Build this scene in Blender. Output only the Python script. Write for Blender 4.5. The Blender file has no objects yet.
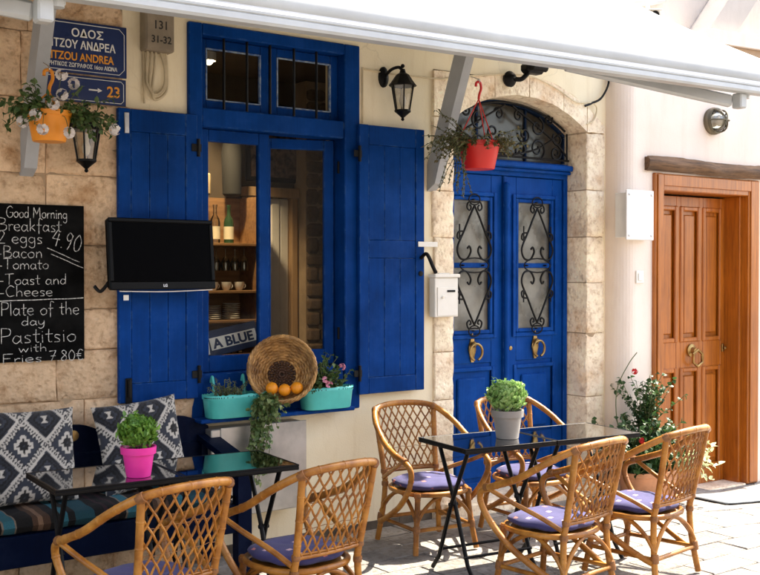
import bpy, bmesh, math, random
from mathutils import Vector, Matrix, noise as mnoise
R = math.radians
random.seed(7)
sc = bpy.context.scene
col = sc.collection

# ------------------------------------------------------------------ camera
cam = bpy.data.cameras.new("camera"); camo = bpy.data.objects.new("camera", cam); col.objects.link(camo)
camo.location = (0, -5.88, 1.72)
_yaw = math.atan2(1480, 1070); _p = math.atan(17.5 / 1070)
_fw = Vector((math.cos(_yaw) * math.cos(_p), math.sin(_yaw) * math.cos(_p), -math.sin(_p)))
camo.rotation_euler = _fw.to_track_quat('-Z', 'Y').to_euler()
cam.sensor_width = 36; cam.lens = 1070 / 760 * 36; cam.clip_end = 2000
sc.camera = camo
# ------------------------------------------------------------------ sky and sun
SUN = Vector((.60, .05, .80)).normalized()
w = bpy.data.worlds.new("World"); sc.world = w; w.use_nodes = True
nt = w.node_tree; bg = nt.nodes['Background']
sky = nt.nodes.new('ShaderNodeTexSky'); sky.sky_type = 'NISHITA'; sky.sun_disc = False
sky.sun_elevation = math.asin(SUN.z); sky.sun_rotation = math.atan2(SUN.x, SUN.y)
sky.air_density = 1.0; sky.dust_density = 2.5; sky.ozone_density = .6
nt.links.new(sky.outputs[0], bg.inputs[0]); bg.inputs[1].default_value = .15
sl = bpy.data.lights.new("sun", 'SUN'); sl.energy = 4.6; sl.angle = R(.55); sl.color = (1, .94, .84)
so = bpy.data.objects.new("sun", sl); col.objects.link(so)
so.rotation_euler = SUN.to_track_quat('Z', 'Y').to_euler(); so.location = (8, -2, 12)
sc.view_settings.view_transform = 'Standard'; sc.view_settings.look = 'None'
sc.view_settings.use_white_balance = True; sc.view_settings.white_balance_temperature = 7000; sc.view_settings.white_balance_tint = 10
sc.view_settings.exposure = 2.05; sc.view_settings.gamma = 1.0; sc.view_settings.use_curve_mapping = False
sc.cycles.max_bounces = 10; sc.cycles.diffuse_bounces = 5; sc.cycles.transparent_max_bounces = 12

# ------------------------------------------------------------------ materials
def _nodes(name):
    m = bpy.data.materials.new(name); m.use_nodes = True
    t = m.node_tree; return m, t, t.nodes['Principled BSDF']
def _mapping(t, stretch=None, coord='Object'):
    tc = t.nodes.new('ShaderNodeTexCoord'); mp = t.nodes.new('ShaderNodeMapping')
    t.links.new(tc.outputs[coord], mp.inputs[0])
    if stretch: mp.inputs['Scale'].default_value = stretch
    return mp.outputs[0]
def _noise(t, vec, scale, detail=4, rough=.6):
    n = t.nodes.new('ShaderNodeTexNoise'); n.inputs['Scale'].default_value = scale
    n.inputs['Detail'].default_value = detail; n.inputs['Roughness'].default_value = rough
    t.links.new(vec, n.inputs['Vector']); return n.outputs['Fac']
def _ramp(t, fac, stops, interp='LINEAR'):
    r = t.nodes.new('ShaderNodeValToRGB'); r.color_ramp.interpolation = interp
    e = r.color_ramp.elements
    while len(e) < len(stops): e.new(.5)
    for i, (p, c) in enumerate(stops):
        e[i].position = p; e[i].color = (*c, 1) if len(c) == 3 else c
    t.links.new(fac, r.inputs[0]); return r.outputs[0]
def _mix(t, fac, a, b, mode='MIX'):
    m = t.nodes.new('ShaderNodeMix'); m.data_type = 'RGBA'; m.blend_type = mode
    for s, v in ((m.inputs[0], fac), (m.inputs[6], a), (m.inputs[7], b)):
        if isinstance(v, (int, float)): s.default_value = v
        elif isinstance(v, tuple): s.default_value = (*v, 1)
        else: t.links.new(v, s)
    return m.outputs[2]
def _bump(t, b, h, strength, dist=.01):
    n = t.nodes.new('ShaderNodeBump'); n.inputs['Strength'].default_value = strength; n.inputs['Distance'].default_value = dist
    t.links.new(h, n.inputs['Height']); t.links.new(n.outputs[0], b.inputs['Normal'])
def _rand(t, c, amt):
    oi = t.nodes.new('ShaderNodeObjectInfo'); mr = t.nodes.new('ShaderNodeMapRange')
    mr.inputs[3].default_value = 1 - amt; mr.inputs[4].default_value = 1 + amt
    t.links.new(oi.outputs['Random'], mr.inputs[0])
    hs = t.nodes.new('ShaderNodeHueSaturation'); t.links.new(mr.outputs[0], hs.inputs['Value']); t.links.new(c, hs.inputs['Color'])
    return hs.outputs[0]
def mk(k, c):
    return tuple(min(1, x * k) for x in c)
def mat(name, c, rough=.6, metal=0, var=.18, scale=6, bump=.15, bscale=60, dist=.004, c2=None, stretch=None, rand=0, spec=.5, coat=0, detail=5, stops=(.35, .65), sheen=0):
    m, t, b = _nodes(name); v = _mapping(t, stretch)
    f = _noise(t, v, scale, detail)
    cc = _ramp(t, f, [(stops[0], mk(1 - var, c)), (stops[1], c2 or mk(1 + var, c))])
    if rand: cc = _rand(t, cc, rand)
    t.links.new(cc, b.inputs['Base Color'])
    f2 = _noise(t, v, bscale, 3)
    mr = t.nodes.new('ShaderNodeMapRange'); mr.inputs[3].default_value = max(.02, rough - .1); mr.inputs[4].default_value = min(1, rough + .1)
    t.links.new(f, mr.inputs[0]); t.links.new(mr.outputs[0], b.inputs['Roughness'])
    b.inputs['Metallic'].default_value = metal; b.inputs['Specular IOR Level'].default_value = spec
    b.inputs['Coat Weight'].default_value = coat; b.inputs['Coat Roughness'].default_value = .15
    b.inputs['Sheen Weight'].default_value = sheen
    if bump: _bump(t, b, f2, bump, dist)
    return m
def m_stone(name, c, c2, pit=.5, rand=.1, scale=3, dirt=(.12, .07, .04), dirt_stop=(.62, .75)):
    m, t, b = _nodes(name); v = _mapping(t)
    f = _noise(t, v, scale, 8, .65); cc = _ramp(t, f, [(.28, c), (.44, c2), (.6, mk(1.18, c2)), (.78, mk(.9, c2))])
    g = _noise(t, v, 22, 6, .7); cc = _mix(t, .6, cc, _ramp(t, g, [(.33, (.50, .36, .24)), (.5, (1, .96, .9)), (.7, (1.12, 1.12, 1.12))]), 'MULTIPLY')
    d = _noise(t, v, 2.1, 7, .7); dm = _ramp(t, d, [(dirt_stop[0], (0, 0, 0)), (dirt_stop[1], (.6, .6, .6))])
    cc = _mix(t, dm, cc, dirt)
    if rand: cc = _rand(t, cc, rand)
    t.links.new(cc, b.inputs['Base Color']); b.inputs['Roughness'].default_value = .92; b.inputs['Specular IOR Level'].default_value = .2
    vo = t.nodes.new('ShaderNodeTexVoronoi'); vo.inputs['Scale'].default_value = 28; t.links.new(v, vo.inputs['Vector'])
    h = _mix(t, .5, _noise(t, v, 45, 8, .75), _ramp(t, vo.outputs['Distance'], [(0, (0, 0, 0)), (.45, (1, 1, 1))]))
    _bump(t, b, h, pit, .02); return m
def m_plaster(name, c, c2, stain, crack=.25):
    m, t, b = _nodes(name); v = _mapping(t)
    f = _noise(t, v, 1.3, 6, .6); cc = _ramp(t, f, [(.35, c), (.65, c2)])
    v2 = _mapping(t, (3, 3, .5)); g = _noise(t, v2, 2.2, 7, .7)
    cc = _mix(t, _ramp(t, g, [(.52, (0, 0, 0)), (.78, (.6, .6, .6))]), cc, stain)
    k = _noise(t, v, 30, 5, .7); cc = _mix(t, _ramp(t, k, [(.66, (0, 0, 0)), (.76, (.5, .5, .5))]), cc, stain)
    wn = t.nodes.new('ShaderNodeTexNoise'); wn.inputs['Scale'].default_value = 3.5; wn.inputs['Detail'].default_value = 6; t.links.new(v, wn.inputs['Vector'])
    wv_ = _mix(t, .22, v, wn.outputs['Color']); ve = t.nodes.new('ShaderNodeTexVoronoi'); ve.feature = 'DISTANCE_TO_EDGE'; ve.inputs['Scale'].default_value = 1.5; t.links.new(wv_, ve.inputs['Vector'])
    cm = _mix(t, 1.0, _ramp(t, ve.outputs['Distance'], [(.0, (crack, crack, crack)), (.006, (0, 0, 0))]), _ramp(t, _noise(t, v, 1.1, 3), [(.5, (0, 0, 0)), (.62, (1, 1, 1))]), 'MULTIPLY')
    cc = _mix(t, cm, cc, mk(.55, stain))
    t.links.new(cc, b.inputs['Base Color']); b.inputs['Roughness'].default_value = .85; b.inputs['Specular IOR Level'].default_value = .25
    _bump(t, b, _mix(t, .4, _noise(t, v, 9, 6), _noise(t, v, 90, 4)), .35, .008); return m
def m_paint(name, c, chip, rough=.38, chip_at=.7, spec=.05):
    m, t, b = _nodes(name); v = _mapping(t)
    f = _noise(t, v, 2.5, 5); cc = _ramp(t, f, [(.3, mk(.62, c)), (.7, mk(1.28, c))])
    v2 = _mapping(t, (22, 22, 1.2)); g = _noise(t, v2, 2.5, 5, .6)
    cc = _mix(t, _ramp(t, g, [(.45, (0, 0, 0)), (.75, (.16, .16, .16))]), cc, mk(2.0, c))
    k = _noise(t, v, 38, 6, .75); cc = _mix(t, _ramp(t, k, [(chip_at, (0, 0, 0)), (chip_at + .04, (.8, .8, .8))]), cc, chip)
    be = t.nodes.new('ShaderNodeBevel'); be.samples = 4; be.inputs[0].default_value = .009; ge = t.nodes.new('ShaderNodeNewGeometry')
    dt = t.nodes.new('ShaderNodeVectorMath'); dt.operation = 'DOT_PRODUCT'; t.links.new(be.outputs[0], dt.inputs[0]); t.links.new(ge.outputs['Normal'], dt.inputs[1])
    ew = _mix(t, 1.0, _ramp(t, dt.outputs['Value'], [(.86, (1, 1, 1)), (.985, (0, 0, 0))]), _ramp(t, _noise(t, v, 17, 6, .7), [(.50, (0, 0, 0)), (.60, (.75, .75, .75))]), 'MULTIPLY')
    cc = _mix(t, ew, cc, chip)
    dust = _noise(t, v, 5, 7, .75); cc = _mix(t, _ramp(t, dust, [(.5, (0, 0, 0)), (.8, (.05, .05, .05))]), cc, (.16, .20, .26))
    t.links.new(cc, b.inputs['Base Color']); b.inputs['Specular IOR Level'].default_value = spec
    mr = t.nodes.new('ShaderNodeMapRange'); mr.inputs[3].default_value = rough - .08; mr.inputs[4].default_value = rough + .22
    t.links.new(g, mr.inputs[0]); t.links.new(mr.outputs[0], b.inputs['Roughness'])
    _bump(t, b, _mix(t, .5, g, _noise(t, v, 70, 4)), .25, .004); return m
def m_wood(name, c, c2, rough=.42, grain=(14, 14, .9), coat=.1, scale=3.0):
    m, t, b = _nodes(name); v = _mapping(t, grain)
    f = _noise(t, v, scale, 7, .65); cc = _ramp(t, f, [(.3, c), (.62, c2)])
    v1 = _mapping(t); f1 = _noise(t, v1, 1.7, 4); cc = _mix(t, .6, cc, _ramp(t, f1, [(.3, (.7, .66, .6)), (.7, (1.1, 1.08, 1.05))]), 'MULTIPLY')
    t.links.new(cc, b.inputs['Base Color']); b.inputs['Roughness'].default_value = rough; b.inputs['Coat Weight'].default_value = coat
    _bump(t, b, f, .25, .004); return m
def m_glass(name, tint=(1, 1, 1), rough=.02, alpha=.12, glossc=(1, 1, 1), ior=1.5):
    m = bpy.data.materials.new(name); m.use_nodes = True; t = m.node_tree; t.nodes.clear()
    o = t.nodes.new('ShaderNodeOutputMaterial'); tr = t.nodes.new('ShaderNodeBsdfTransparent'); tr.inputs[0].default_value = (*tint, 1)
    gl = t.nodes.new('ShaderNodeBsdfGlossy'); gl.inputs['Roughness'].default_value = rough; gl.inputs[0].default_value = (*glossc, 1)
    fr = t.nodes.new('ShaderNodeFresnel'); fr.inputs[0].default_value = ior
    ad = t.nodes.new('ShaderNodeMath'); ad.operation = 'ADD'; ad.inputs[1].default_value = alpha; ad.use_clamp = True
    mx = t.nodes.new('ShaderNodeMixShader')
    t.links.new(fr.outputs[0], ad.inputs[0]); t.links.new(ad.outputs[0], mx.inputs[0]); t.links.new(tr.outputs[0], mx.inputs[1]); t.links.new(gl.outputs[0], mx.inputs[2]); t.links.new(mx.outputs[0], o.inputs[0])
    return m
def m_emit(name, c, s):
    m, t, b = _nodes(name); b.inputs['Emission Color'].default_value = (*c, 1); b.inputs['Emission Strength'].default_value = s; return m
def m_leaf(name, c, c2, rough=.5, trans=.25):
    m, t, b = _nodes(name); v = _mapping(t)
    ge = t.nodes.new('ShaderNodeNewGeometry')
    cc = _ramp(t, ge.outputs['Random Per Island'], [(0, c), (1, c2)])
    t.links.new(cc, b.inputs['Base Color']); b.inputs['Roughness'].default_value = rough
    b.inputs['Subsurface Weight'].default_value = 0
    tl = t.nodes.new('ShaderNodeBsdfTranslucent'); t.links.new(cc, tl.inputs[0])
    mx = t.nodes.new('ShaderNodeMixShader'); mx.inputs[0].default_value = trans
    o = t.nodes['Material Output']; t.links.new(b.outputs[0], mx.inputs[1]); t.links.new(tl.outputs[0], mx.inputs[2]); t.links.new(mx.outputs[0], o.inputs[0])
    return m
def m_vcol(name, rough=.9):
    m, t, b = _nodes(name); a = t.nodes.new('ShaderNodeAttribute'); a.attribute_name = 'weave'
    v = _mapping(t); n = _noise(t, v, 260, 2); cc = _mix(t, .5, a.outputs['Color'], _ramp(t, n, [(.3, (.6, .6, .6)), (.7, (1.1, 1.1, 1.1))]), 'MULTIPLY')
    t.links.new(cc, b.inputs['Base Color']); b.inputs['Roughness'].default_value = rough; b.inputs['Sheen Weight'].default_value = .2; _bump(t, b, n, .4, .003); return m

MT = {}
MT['plaster'] = m_plaster('cream plaster', (.87, .76, .53), (.93, .84, .63), (.68, .54, .33))
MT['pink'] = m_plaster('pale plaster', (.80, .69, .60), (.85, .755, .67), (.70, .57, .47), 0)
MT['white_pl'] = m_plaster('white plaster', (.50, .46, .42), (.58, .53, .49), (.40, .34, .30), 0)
MT['ochre_shade'] = m_plaster('ochre plaster', (.42, .29, .19), (.48, .34, .23), (.36, .24, .15), 0)  # darker tan tone that carries the shade under the ledge
MT['stone'] = m_stone('ashlar limestone', (.42, .225, .10), (.74, .54, .36), 1.0, .14, dirt=(.22, .12, .06))
MT['stone2'] = m_stone('door surround limestone', (.74, .52, .32), (.90, .77, .60), .6, .05, dirt=(.52, .33, .19))
MT['mortar'] = mat('mortar', (.42, .31, .20), .95, bump=.5)
MT['pave'] = m_stone('paving stone', (.165, .157, .147), (.235, .226, .215), .5, .15, dirt=(.07, .062, .055), dirt_stop=(.56, .76))
MT['pavebase'] = mat('paving joints', (.13, .115, .10), .95, bump=.5, bscale=120)
MT['blue'] = m_paint('blue gloss paint', (.0005, .038, .195), (.08, .18, .36), .42, .74)
MT['blue2'] = m_paint('blue door paint', (.0005, .052, .265), (.05, .16, .44), .38, .75, .06)
MT['navy'] = m_paint('navy bench paint', (.0008, .0045, .022), (.02, .035, .07), .42, .79, .06)
MT['putty'] = mat('glazing putty', (.34, .42, .48), .8, c2=(.05, .12, .30), scale=30)
MT['wood'] = m_wood('varnished door wood', (.26, .066, .005), (.46, .138, .012), .36, coat=.25)
MT['woodh'] = m_wood('varnished door wood rail', (.42, .125, .018), (.62, .215, .035), .36, (.9, 14, 14), coat=.25)
MT['beam'] = m_wood('old beam', (.05, .025, .012), (.20, .11, .055), .8, (1.2, 12, 12), 0)
MT['shelfwood'] = m_wood('shelf wood', (.20, .10, .045), (.36, .20, .09), .6, (1, 10, 10), 0)
MT['black'] = mat('black iron', (.003, .003, .0035), .45, var=.3, bump=.2, spec=.2)
MT['tvblack'] = mat('black plastic', (.002, .002, .0025), .4, bump=0, spec=.12)
MT['screen'] = mat('dark screen', (.001, .001, .0015), .3, bump=0, var=0, spec=.02)
MT['silver'] = mat('brushed silver', (.55, .56, .58), .3, 1, bump=0)
MT['board'] = mat('chalkboard', (.0025, .0027, .0027), .85, var=.5, scale=5, c2=(.014, .0142, .014), bump=.1, spec=.08, stops=(.42, .8), detail=9)
MT['chalk'] = mat('chalk', (.40, .40, .39), .95, var=.55, scale=75, bump=.4, c2=(.72, .72, .70), stops=(.38, .56))
MT['signblue'] = mat('enamel blue', (.006, .022, .10), .35, bump=0, scale=3)
MT['signwhite'] = mat('enamel white', (.80, .80, .76), .4, bump=0)
MT['signorange'] = mat('enamel orange', (.80, .33, .03), .4, bump=0)
MT['fabric'] = mat('awning canvas', (.47, .50, .51), .85, var=.10, scale=2.2, bump=.25, bscale=420, dist=.002, sheen=.1, stretch=(1, 1, 1), detail=8)
MT['alu'] = mat('white aluminium', (.46, .485, .49), .42, var=.06, scale=5, bump=.05)
MT['greyboard'] = mat('pale grey board', (.40, .42, .44), .6, var=.08, scale=5, bump=.15)
MT['rattan'] = None
MT['iron_arm'] = MT['black']
MT['galv'] = mat('galvanised sheet', (.46, .46, .45), .34, .75, var=.25, scale=3.5, bump=.1, bscale=12, c2=(.60, .58, .55))
MT['turq'] = mat('turquoise enamel', (.07, .50, .46), .38, var=.1, bump=.05)
MT['orangepot'] = mat('orange plastic', (.85, .30, .02), .42, var=.06, bump=0)
MT['redpot'] = mat('red plastic', (.62, .018, .015), .38, var=.06, bump=0)
MT['pinkpot'] = mat('pink plastic', (.80, .03, .32), .42, var=.05, bump=0)
MT['greypot'] = mat('grey plastic', (.24, .22, .20), .5, var=.06, bump=.05)
MT['terra'] = mat('terracotta', (.52, .25, .13), .8, var=.2, bump=.3)
MT['soil'] = mat('soil', (.03, .02, .013), .95, bump=.8, bscale=90)
MT['brass'] = mat('aged brass', (.36, .23, .085), .38, .9, var=.35, scale=14, bump=.2)
MT['chrome'] = mat('chrome', (.7, .7, .7), .15, 1, bump=0)
MT['grease'] = mat('grey cable sheath', (.52, .43, .28), .6, bump=.1)
MT['boxbeige'] = mat('weathered beige box', (.27, .22, .155), .6, var=.2, bump=.15)
MT['ink'] = mat('black ink', (.02, .018, .015), .6, bump=0)
MT['whitecable'] = mat('cream cable', (.66, .55, .36), .6, bump=0)
MT['glass'] = m_glass('window glass', (.93, .93, .9), .03, .0, ior=1.13)
MT['doorglass'] = mat('dusty door glass', (.16, .15, .125), .28, var=.35, scale=2.6, bump=.06, c2=(.30, .29, .25))
MT['fanglass'] = mat('dusty fanlight glass', (.05, .045, .035), .25, var=.4, scale=2.5, bump=.05)
MT['lampglass'] = m_glass('lamp glass', (.85, .82, .74), .12, .10)
MT['tableglass'] = m_glass('smoked table glass', (.05, .07, .09), .035, .17)
MT['clearglass'] = m_glass('clear glassware', (.88, .9, .88), .04, .06)
MT['bulb'] = m_emit('lit bulb', (1, .82, .55), 6)
MT['leaf_basil'] = m_leaf('basil leaves', (.07, .20, .02), (.20, .38, .06))
MT['leaf_basil2'] = m_leaf('bright basil leaves', (.16, .34, .07), (.38, .55, .20))
MT['leaf_dark'] = m_leaf('dark leaves', (.015, .05, .012), (.05, .115, .03))
MT['leaf_ger'] = m_leaf('geranium leaves', (.03, .08, .02), (.10, .17, .05))
MT['leaf_brown'] = m_leaf('dry leaves', (.045, .06, .018), (.16, .125, .05))
MT['leaf_ivy'] = m_leaf('ivy leaves', (.05, .12, .03), (.22, .28, .10))
MT['leaf_var'] = m_leaf('pale leaves', (.45, .52, .26), (.70, .74, .48))
MT['stem'] = mat('green stem', (.10, .12, .04), .7, bump=0)
MT['petal_w'] = m_leaf('white petals', (.75, .70, .70), (.85, .82, .80))
MT['petal_p'] = m_leaf('pink petals', (.70, .22, .38), (.85, .45, .58))
MT['petal_r'] = m_leaf('red petals', (.5, .01, .015), (.7, .04, .04))
MT['orange'] = mat('orange peel', (.90, .32, .015), .45, var=.08, bump=.25, bscale=160)
MT['whitepl'] = mat('white plastic', (.80, .78, .72), .45, var=.04, bump=0)
MT['marble'] = mat('white panel', (.78, .76, .72), .5, var=.07, scale=5, c2=(.84, .82, .79), bump=.05)
MT['mat'] = mat('grey door mat', (.20, .22, .24), .98, var=.2, scale=120, bump=.8, bscale=300)
MT['kilim'] = m_vcol('kilim weave')
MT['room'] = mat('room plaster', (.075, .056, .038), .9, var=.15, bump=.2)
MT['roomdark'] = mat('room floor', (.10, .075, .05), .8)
MT['curtain'] = mat('grey white door panel', (.74, .71, .66), .7, var=.06, bump=.1)
MT['oak'] = m_wood('light door casing', (.36, .22, .11), (.52, .34, .18), .6)
MT['bottle_g'] = mat('green bottle', (.03, .07, .03), .15, bump=0)
MT['bottle_b'] = mat('brown bottle', (.10, .05, .02), .15, bump=0)
MT['paper'] = mat('paper label', (.75, .68, .5), .8, bump=0)
MT['china'] = mat('white china', (.78, .76, .70), .25, bump=0)
MT['flag_b'] = mat('navy flag cloth', (.02, .035, .09), .85, bump=.1)
MT['flag_w'] = mat('white flag cloth', (.75, .74, .72), .85, bump=.1)
MT['radio'] = mat('beige radio', (.45, .34, .2), .5)
MT['greyfelt'] = mat('grey felt', (.022, .022, .021), .85)

def _rattan():
    m, t, b = _nodes('honey rattan'); v = _mapping(t)
    f = _noise(t, v, 7, 6, .65); cc = _ramp(t, f, [(.26, (.085, .024, .003)), (.46, (.29, .108, .014)), (.72, (.52, .24, .045))])
    k = _noise(t, v, 55, 4, .7); cc = _mix(t, _ramp(t, k, [(.58, (0, 0, 0)), (.74, (.75, .75, .75))]), cc, (.17, .055, .012))
    cc = _rand(t, cc, .1); t.links.new(cc, b.inputs['Base Color'])
    b.inputs['Roughness'].default_value = .4; b.inputs['Coat Weight'].default_value = .12; b.inputs['Coat Roughness'].default_value = .18; b.inputs['Specular IOR Level'].default_value = .35
    _bump(t, b, k, .2, .004); return m
MT['rattan'] = _rattan()
MT['binding'] = mat('cane binding', (.22, .085, .02), .5, var=.3, scale=60, bump=.6, bscale=220)
def _cushion():
    m, t, b = _nodes('purple seat cloth'); v = _mapping(t)
    n = _noise(t, v, 9, 5); cc = _ramp(t, n, [(.3, (.026, .025, .10)), (.7, (.05, .047, .16))])
    vo = t.nodes.new('ShaderNodeTexVoronoi'); vo.inputs['Scale'].default_value = 10; vo.inputs['Randomness'].default_value = .5; vo.distance = 'CHEBYCHEV'
    t.links.new(v, vo.inputs['Vector'])
    spot = _ramp(t, vo.outputs['Distance'], [(.12, (1, 1, 1)), (.14, (0, 0, 0))])
    hue = _ramp(t, vo.outputs['Color'], [(.0, (.50, .16, .12)), (.5, (.50, .34, .38)), (1, (.16, .14, .34))], 'CONSTANT')
    cc = _mix(t, spot, cc, hue)
    t.links.new(cc, b.inputs['Base Color']); b.inputs['Roughness'].default_value = .88; b.inputs['Sheen Weight'].default_value = .08
    _bump(t, b, _noise(t, v, 240, 3), .4, .003); return m
MT['cushion'] = _cushion()
def _stripes():
    m, t, b = _nodes('striped kilim seat'); tc = t.nodes.new('ShaderNodeTexCoord'); sp = t.nodes.new('ShaderNodeSeparateXYZ')
    t.links.new(tc.outputs['Object'], sp.inputs[0])
    mu = t.nodes.new('ShaderNodeMath'); mu.operation = 'MULTIPLY'; mu.inputs[1].default_value = 1.55; t.links.new(sp.outputs[0], mu.inputs[0])
    fr = t.nodes.new('ShaderNodeMath'); fr.operation = 'FRACT'; t.links.new(mu.outputs[0], fr.inputs[0])
    teal, teal2, blk, br, wine, sand = (.005, .06, .085), (.02, .14, .19), (.002, .002, .003), (.07, .034, .018), (.03, .010, .016), (.22, .18, .14)
    st = [(0, teal), (.16, blk), (.24, wine), (.27, blk), (.33, wine), (.36, blk), (.42, sand), (.435, teal2), (.52, sand), (.535, blk), (.66, br), (.70, (.22, .13, .08)), (.74, br), (.80, blk), (.88, teal2), (.94, blk)]
    cc = _ramp(t, fr.outputs[0], st, 'CONSTANT'); v = _mapping(t); n = _noise(t, v, 200, 3)
    cc = _mix(t, .6, cc, _ramp(t, n, [(.3, (.5, .5, .5)), (.7, (1.15, 1.15, 1.15))]), 'MULTIPLY')
    t.links.new(cc, b.inputs['Base Color']); b.inputs['Roughness'].default_value = .95; _bump(t, b, n, .6, .004); return m
MT['stripes'] = _stripes()
MT['wicker'] = mat('basket wicker', (.36, .17, .05), .5, var=.45, scale=18, c2=(.60, .34, .12), bump=.4, bscale=150)
MT['wickerdark'] = mat('dark wicker', (.06, .025, .012), .6, var=.4, scale=20, bump=.3)

# ------------------------------------------------------------------ mesh helpers
class MB:
    def __init__(s): s.v = []; s.f = []
    def quad(s, *p):
        n = len(s.v); s.v += [tuple(q) for q in p]; s.f.append(tuple(range(n, n + len(p)))); return s
    def box(s, x0, x1, y0, y1, z0, z1, b=0):
        if b <= 0:
            n = len(s.v)
            s.v += [(x, y, z) for z in (z0, z1) for y in (y0, y1) for x in (x0, x1)]
            for f in ((0, 2, 3, 1), (4, 5, 7, 6), (0, 1, 5, 4), (2, 6, 7, 3), (0, 4, 6, 2), (1, 3, 7, 5)): s.f.append(tuple(n + i for i in f))
            return s
        b = min(b, .45 * min(x1 - x0, y1 - y0, z1 - z0))
        c = ((x0 + x1) / 2, (y0 + y1) / 2, (z0 + z1) / 2); h = ((x1 - x0) / 2, (y1 - y0) / 2, (z1 - z0) / 2)
        n = len(s.v); idx = {}
        for sx in (-1, 1):
            for sy in (-1, 1):
                for sz in (-1, 1):
                    sg = (sx, sy, sz)
                    for ax in range(3):
                        idx[(sg, ax)] = len(s.v)
                        s.v.append(tuple(c[k] + sg[k] * (h[k] - (0 if k == ax else b)) for k in range(3)))
        def F(l):
            s.f.append(tuple(l))
        for ax in range(3):
            a, d = [k for k in range(3) if k != ax]
            for sgn in (-1, 1):
                q = []
                for (i, j) in ((-1, -1), (1, -1), (1, 1), (-1, 1)):
                    t = [0, 0, 0]; t[ax] = sgn; t[a] = i; t[d] = j; q.append(idx[(tuple(t), ax)])
                F(q if (sgn > 0) == ((ax != 1)) else q[::-1])
        for ax in range(3):
            a, d = [k for k in range(3) if k != ax]
            for i in (-1, 1):
                for j in (-1, 1):
                    t0 = [0, 0, 0]; t0[a] = i; t0[d] = j; t1 = list(t0); t0[ax] = -1; t1[ax] = 1
                    q = [idx[(tuple(t0), a)], idx[(tuple(t1), a)], idx[(tuple(t1), d)], idx[(tuple(t0), d)]]
                    F(q)
        for sx in (-1, 1):
            for sy in (-1, 1):
                for sz in (-1, 1): F([idx[((sx, sy, sz), k)] for k in range(3)])
        return s
    def tube(s, pts, r, n=8, closed=False):
        pts = [Vector(p) for p in pts]; N = len(pts); rs = r if isinstance(r, (list, tuple)) else [r] * N
        base = len(s.v); prev = None
        for i in range(N):
            if closed: d = pts[(i + 1) % N] - pts[i - 1]
            else: d = pts[min(i + 1, N - 1)] - pts[max(i - 1, 0)]
            if d.length < 1e-9: d = Vector((0, 0, 1))
            d.normalize()
            if prev is None:
                u = d.orthogonal().normalized()
            else:
                u = prev - d * prev.dot(d)
                u = u.normalized() if u.length > 1e-6 else d.orthogonal().normalized()
            prev = u; w_ = d.cross(u)
            for k in range(n):
                a = 2 * math.pi * k / n; s.v.append(tuple(pts[i] + (u * math.cos(a) + w_ * math.sin(a)) * rs[i]))
        for i in range(N if closed else N - 1):
            for k in range(n):
                a = base + i * n; b_ = base + ((i + 1) % N) * n
                s.f.append((a + k, a + (k + 1) % n, b_ + (k + 1) % n, b_ + k))
        if not closed:
            s.f.append(tuple(base + k for k in range(n))[::-1]); s.f.append(tuple(base + (N - 1) * n + k for k in range(n)))
        return s
    def lathe(s, prof, n=24, c=(0, 0, 0), sx=1, sy=1, cap=True):
        base = len(s.v)
        for r, z in prof:
            for k in range(n):
                a = 2 * math.pi * k / n; s.v.append((c[0] + r * math.cos(a) * sx, c[1] + r * math.sin(a) * sy, c[2] + z))
        for i in range(len(prof) - 1):
            for k in range(n): s.f.append((base + i * n + k, base + i * n + (k + 1) % n, base + (i + 1) * n + (k + 1) % n, base + (i + 1) * n + k))
        if cap:
            s.f.append(tuple(base + k for k in range(n))[::-1]); s.f.append(tuple(base + (len(prof) - 1) * n + k for k in range(n)))
        return s
    def sphere(s, c, r, nu=12, nv=8):
        if not isinstance(r, (tuple, list)): r = (r, r, r)
        prof = [(math.sin(math.pi * i / nv), -math.cos(math.pi * i / nv)) for i in range(nv + 1)]
        st = len(s.v)
        s.lathe([(max(p[0], .001), p[1]) for p in prof], nu)
        for i in range(st, len(s.v)):
            x, y, z = s.v[i]; s.v[i] = (c[0] + x * r[0], c[1] + y * r[1], c[2] + z * r[2])
        return s
    def prism(s, poly, y0, y1):          # polygon in x, z pushed through y
        n = len(s.v); k = len(poly)
        s.v += [(x, y0, z) for x, z in poly] + [(x, y1, z) for x, z in poly]
        s.f.append(tuple(range(n, n + k))); s.f.append(tuple(range(n + k, n + 2 * k))[::-1])
        for i in range(k): j = (i + 1) % k; s.f.append((n + i, n + k + i, n + k + j, n + j))
        return s
    def grid(s, fn, nu, nv):
        n = len(s.v)
        for j in range(nv + 1):
            for i in range(nu + 1): s.v.append(tuple(fn(i / nu, j / nv)))
        for j in range(nv):
            for i in range(nu): a = n + j * (nu + 1) + i; s.f.append((a, a + 1, a + nu + 2, a + nu + 1))
        return s
    def leaf(s, b, d, up, l, w_, bend=.25, fold=.15):
        b, d, up = Vector(b), Vector(d).normalized(), Vector(up)
        sd = d.cross(up)
        if sd.length < 1e-4: sd = d.orthogonal()
        sd.normalize(); nn = sd.cross(d).normalized()
        m1 = b + d * l * .35; m2 = b + d * l * .7 - nn * l * bend * .4; tip = b + d * l - nn * l * bend
        n = len(s.v)
        s.v += [tuple(x) for x in (b, m1 - sd * w_ + nn * l * fold, m1, m1 + sd * w_ + nn * l * fold, m2 - sd * w_ * .75 + nn * l * fold * .5, m2, m2 + sd * w_ * .75 + nn * l * fold * .5, tip)]
        for f in ((0, 2, 1), (0, 3, 2), (1, 2, 5, 4), (2, 3, 6, 5), (4, 5, 7), (5, 6, 7)): s.f.append(tuple(n + i for i in f))
        return s
    def xf(s, M, st=0):
        for i in range(st, len(s.v)): s.v[i] = tuple(M @ Vector(s.v[i]))
        return s
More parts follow.
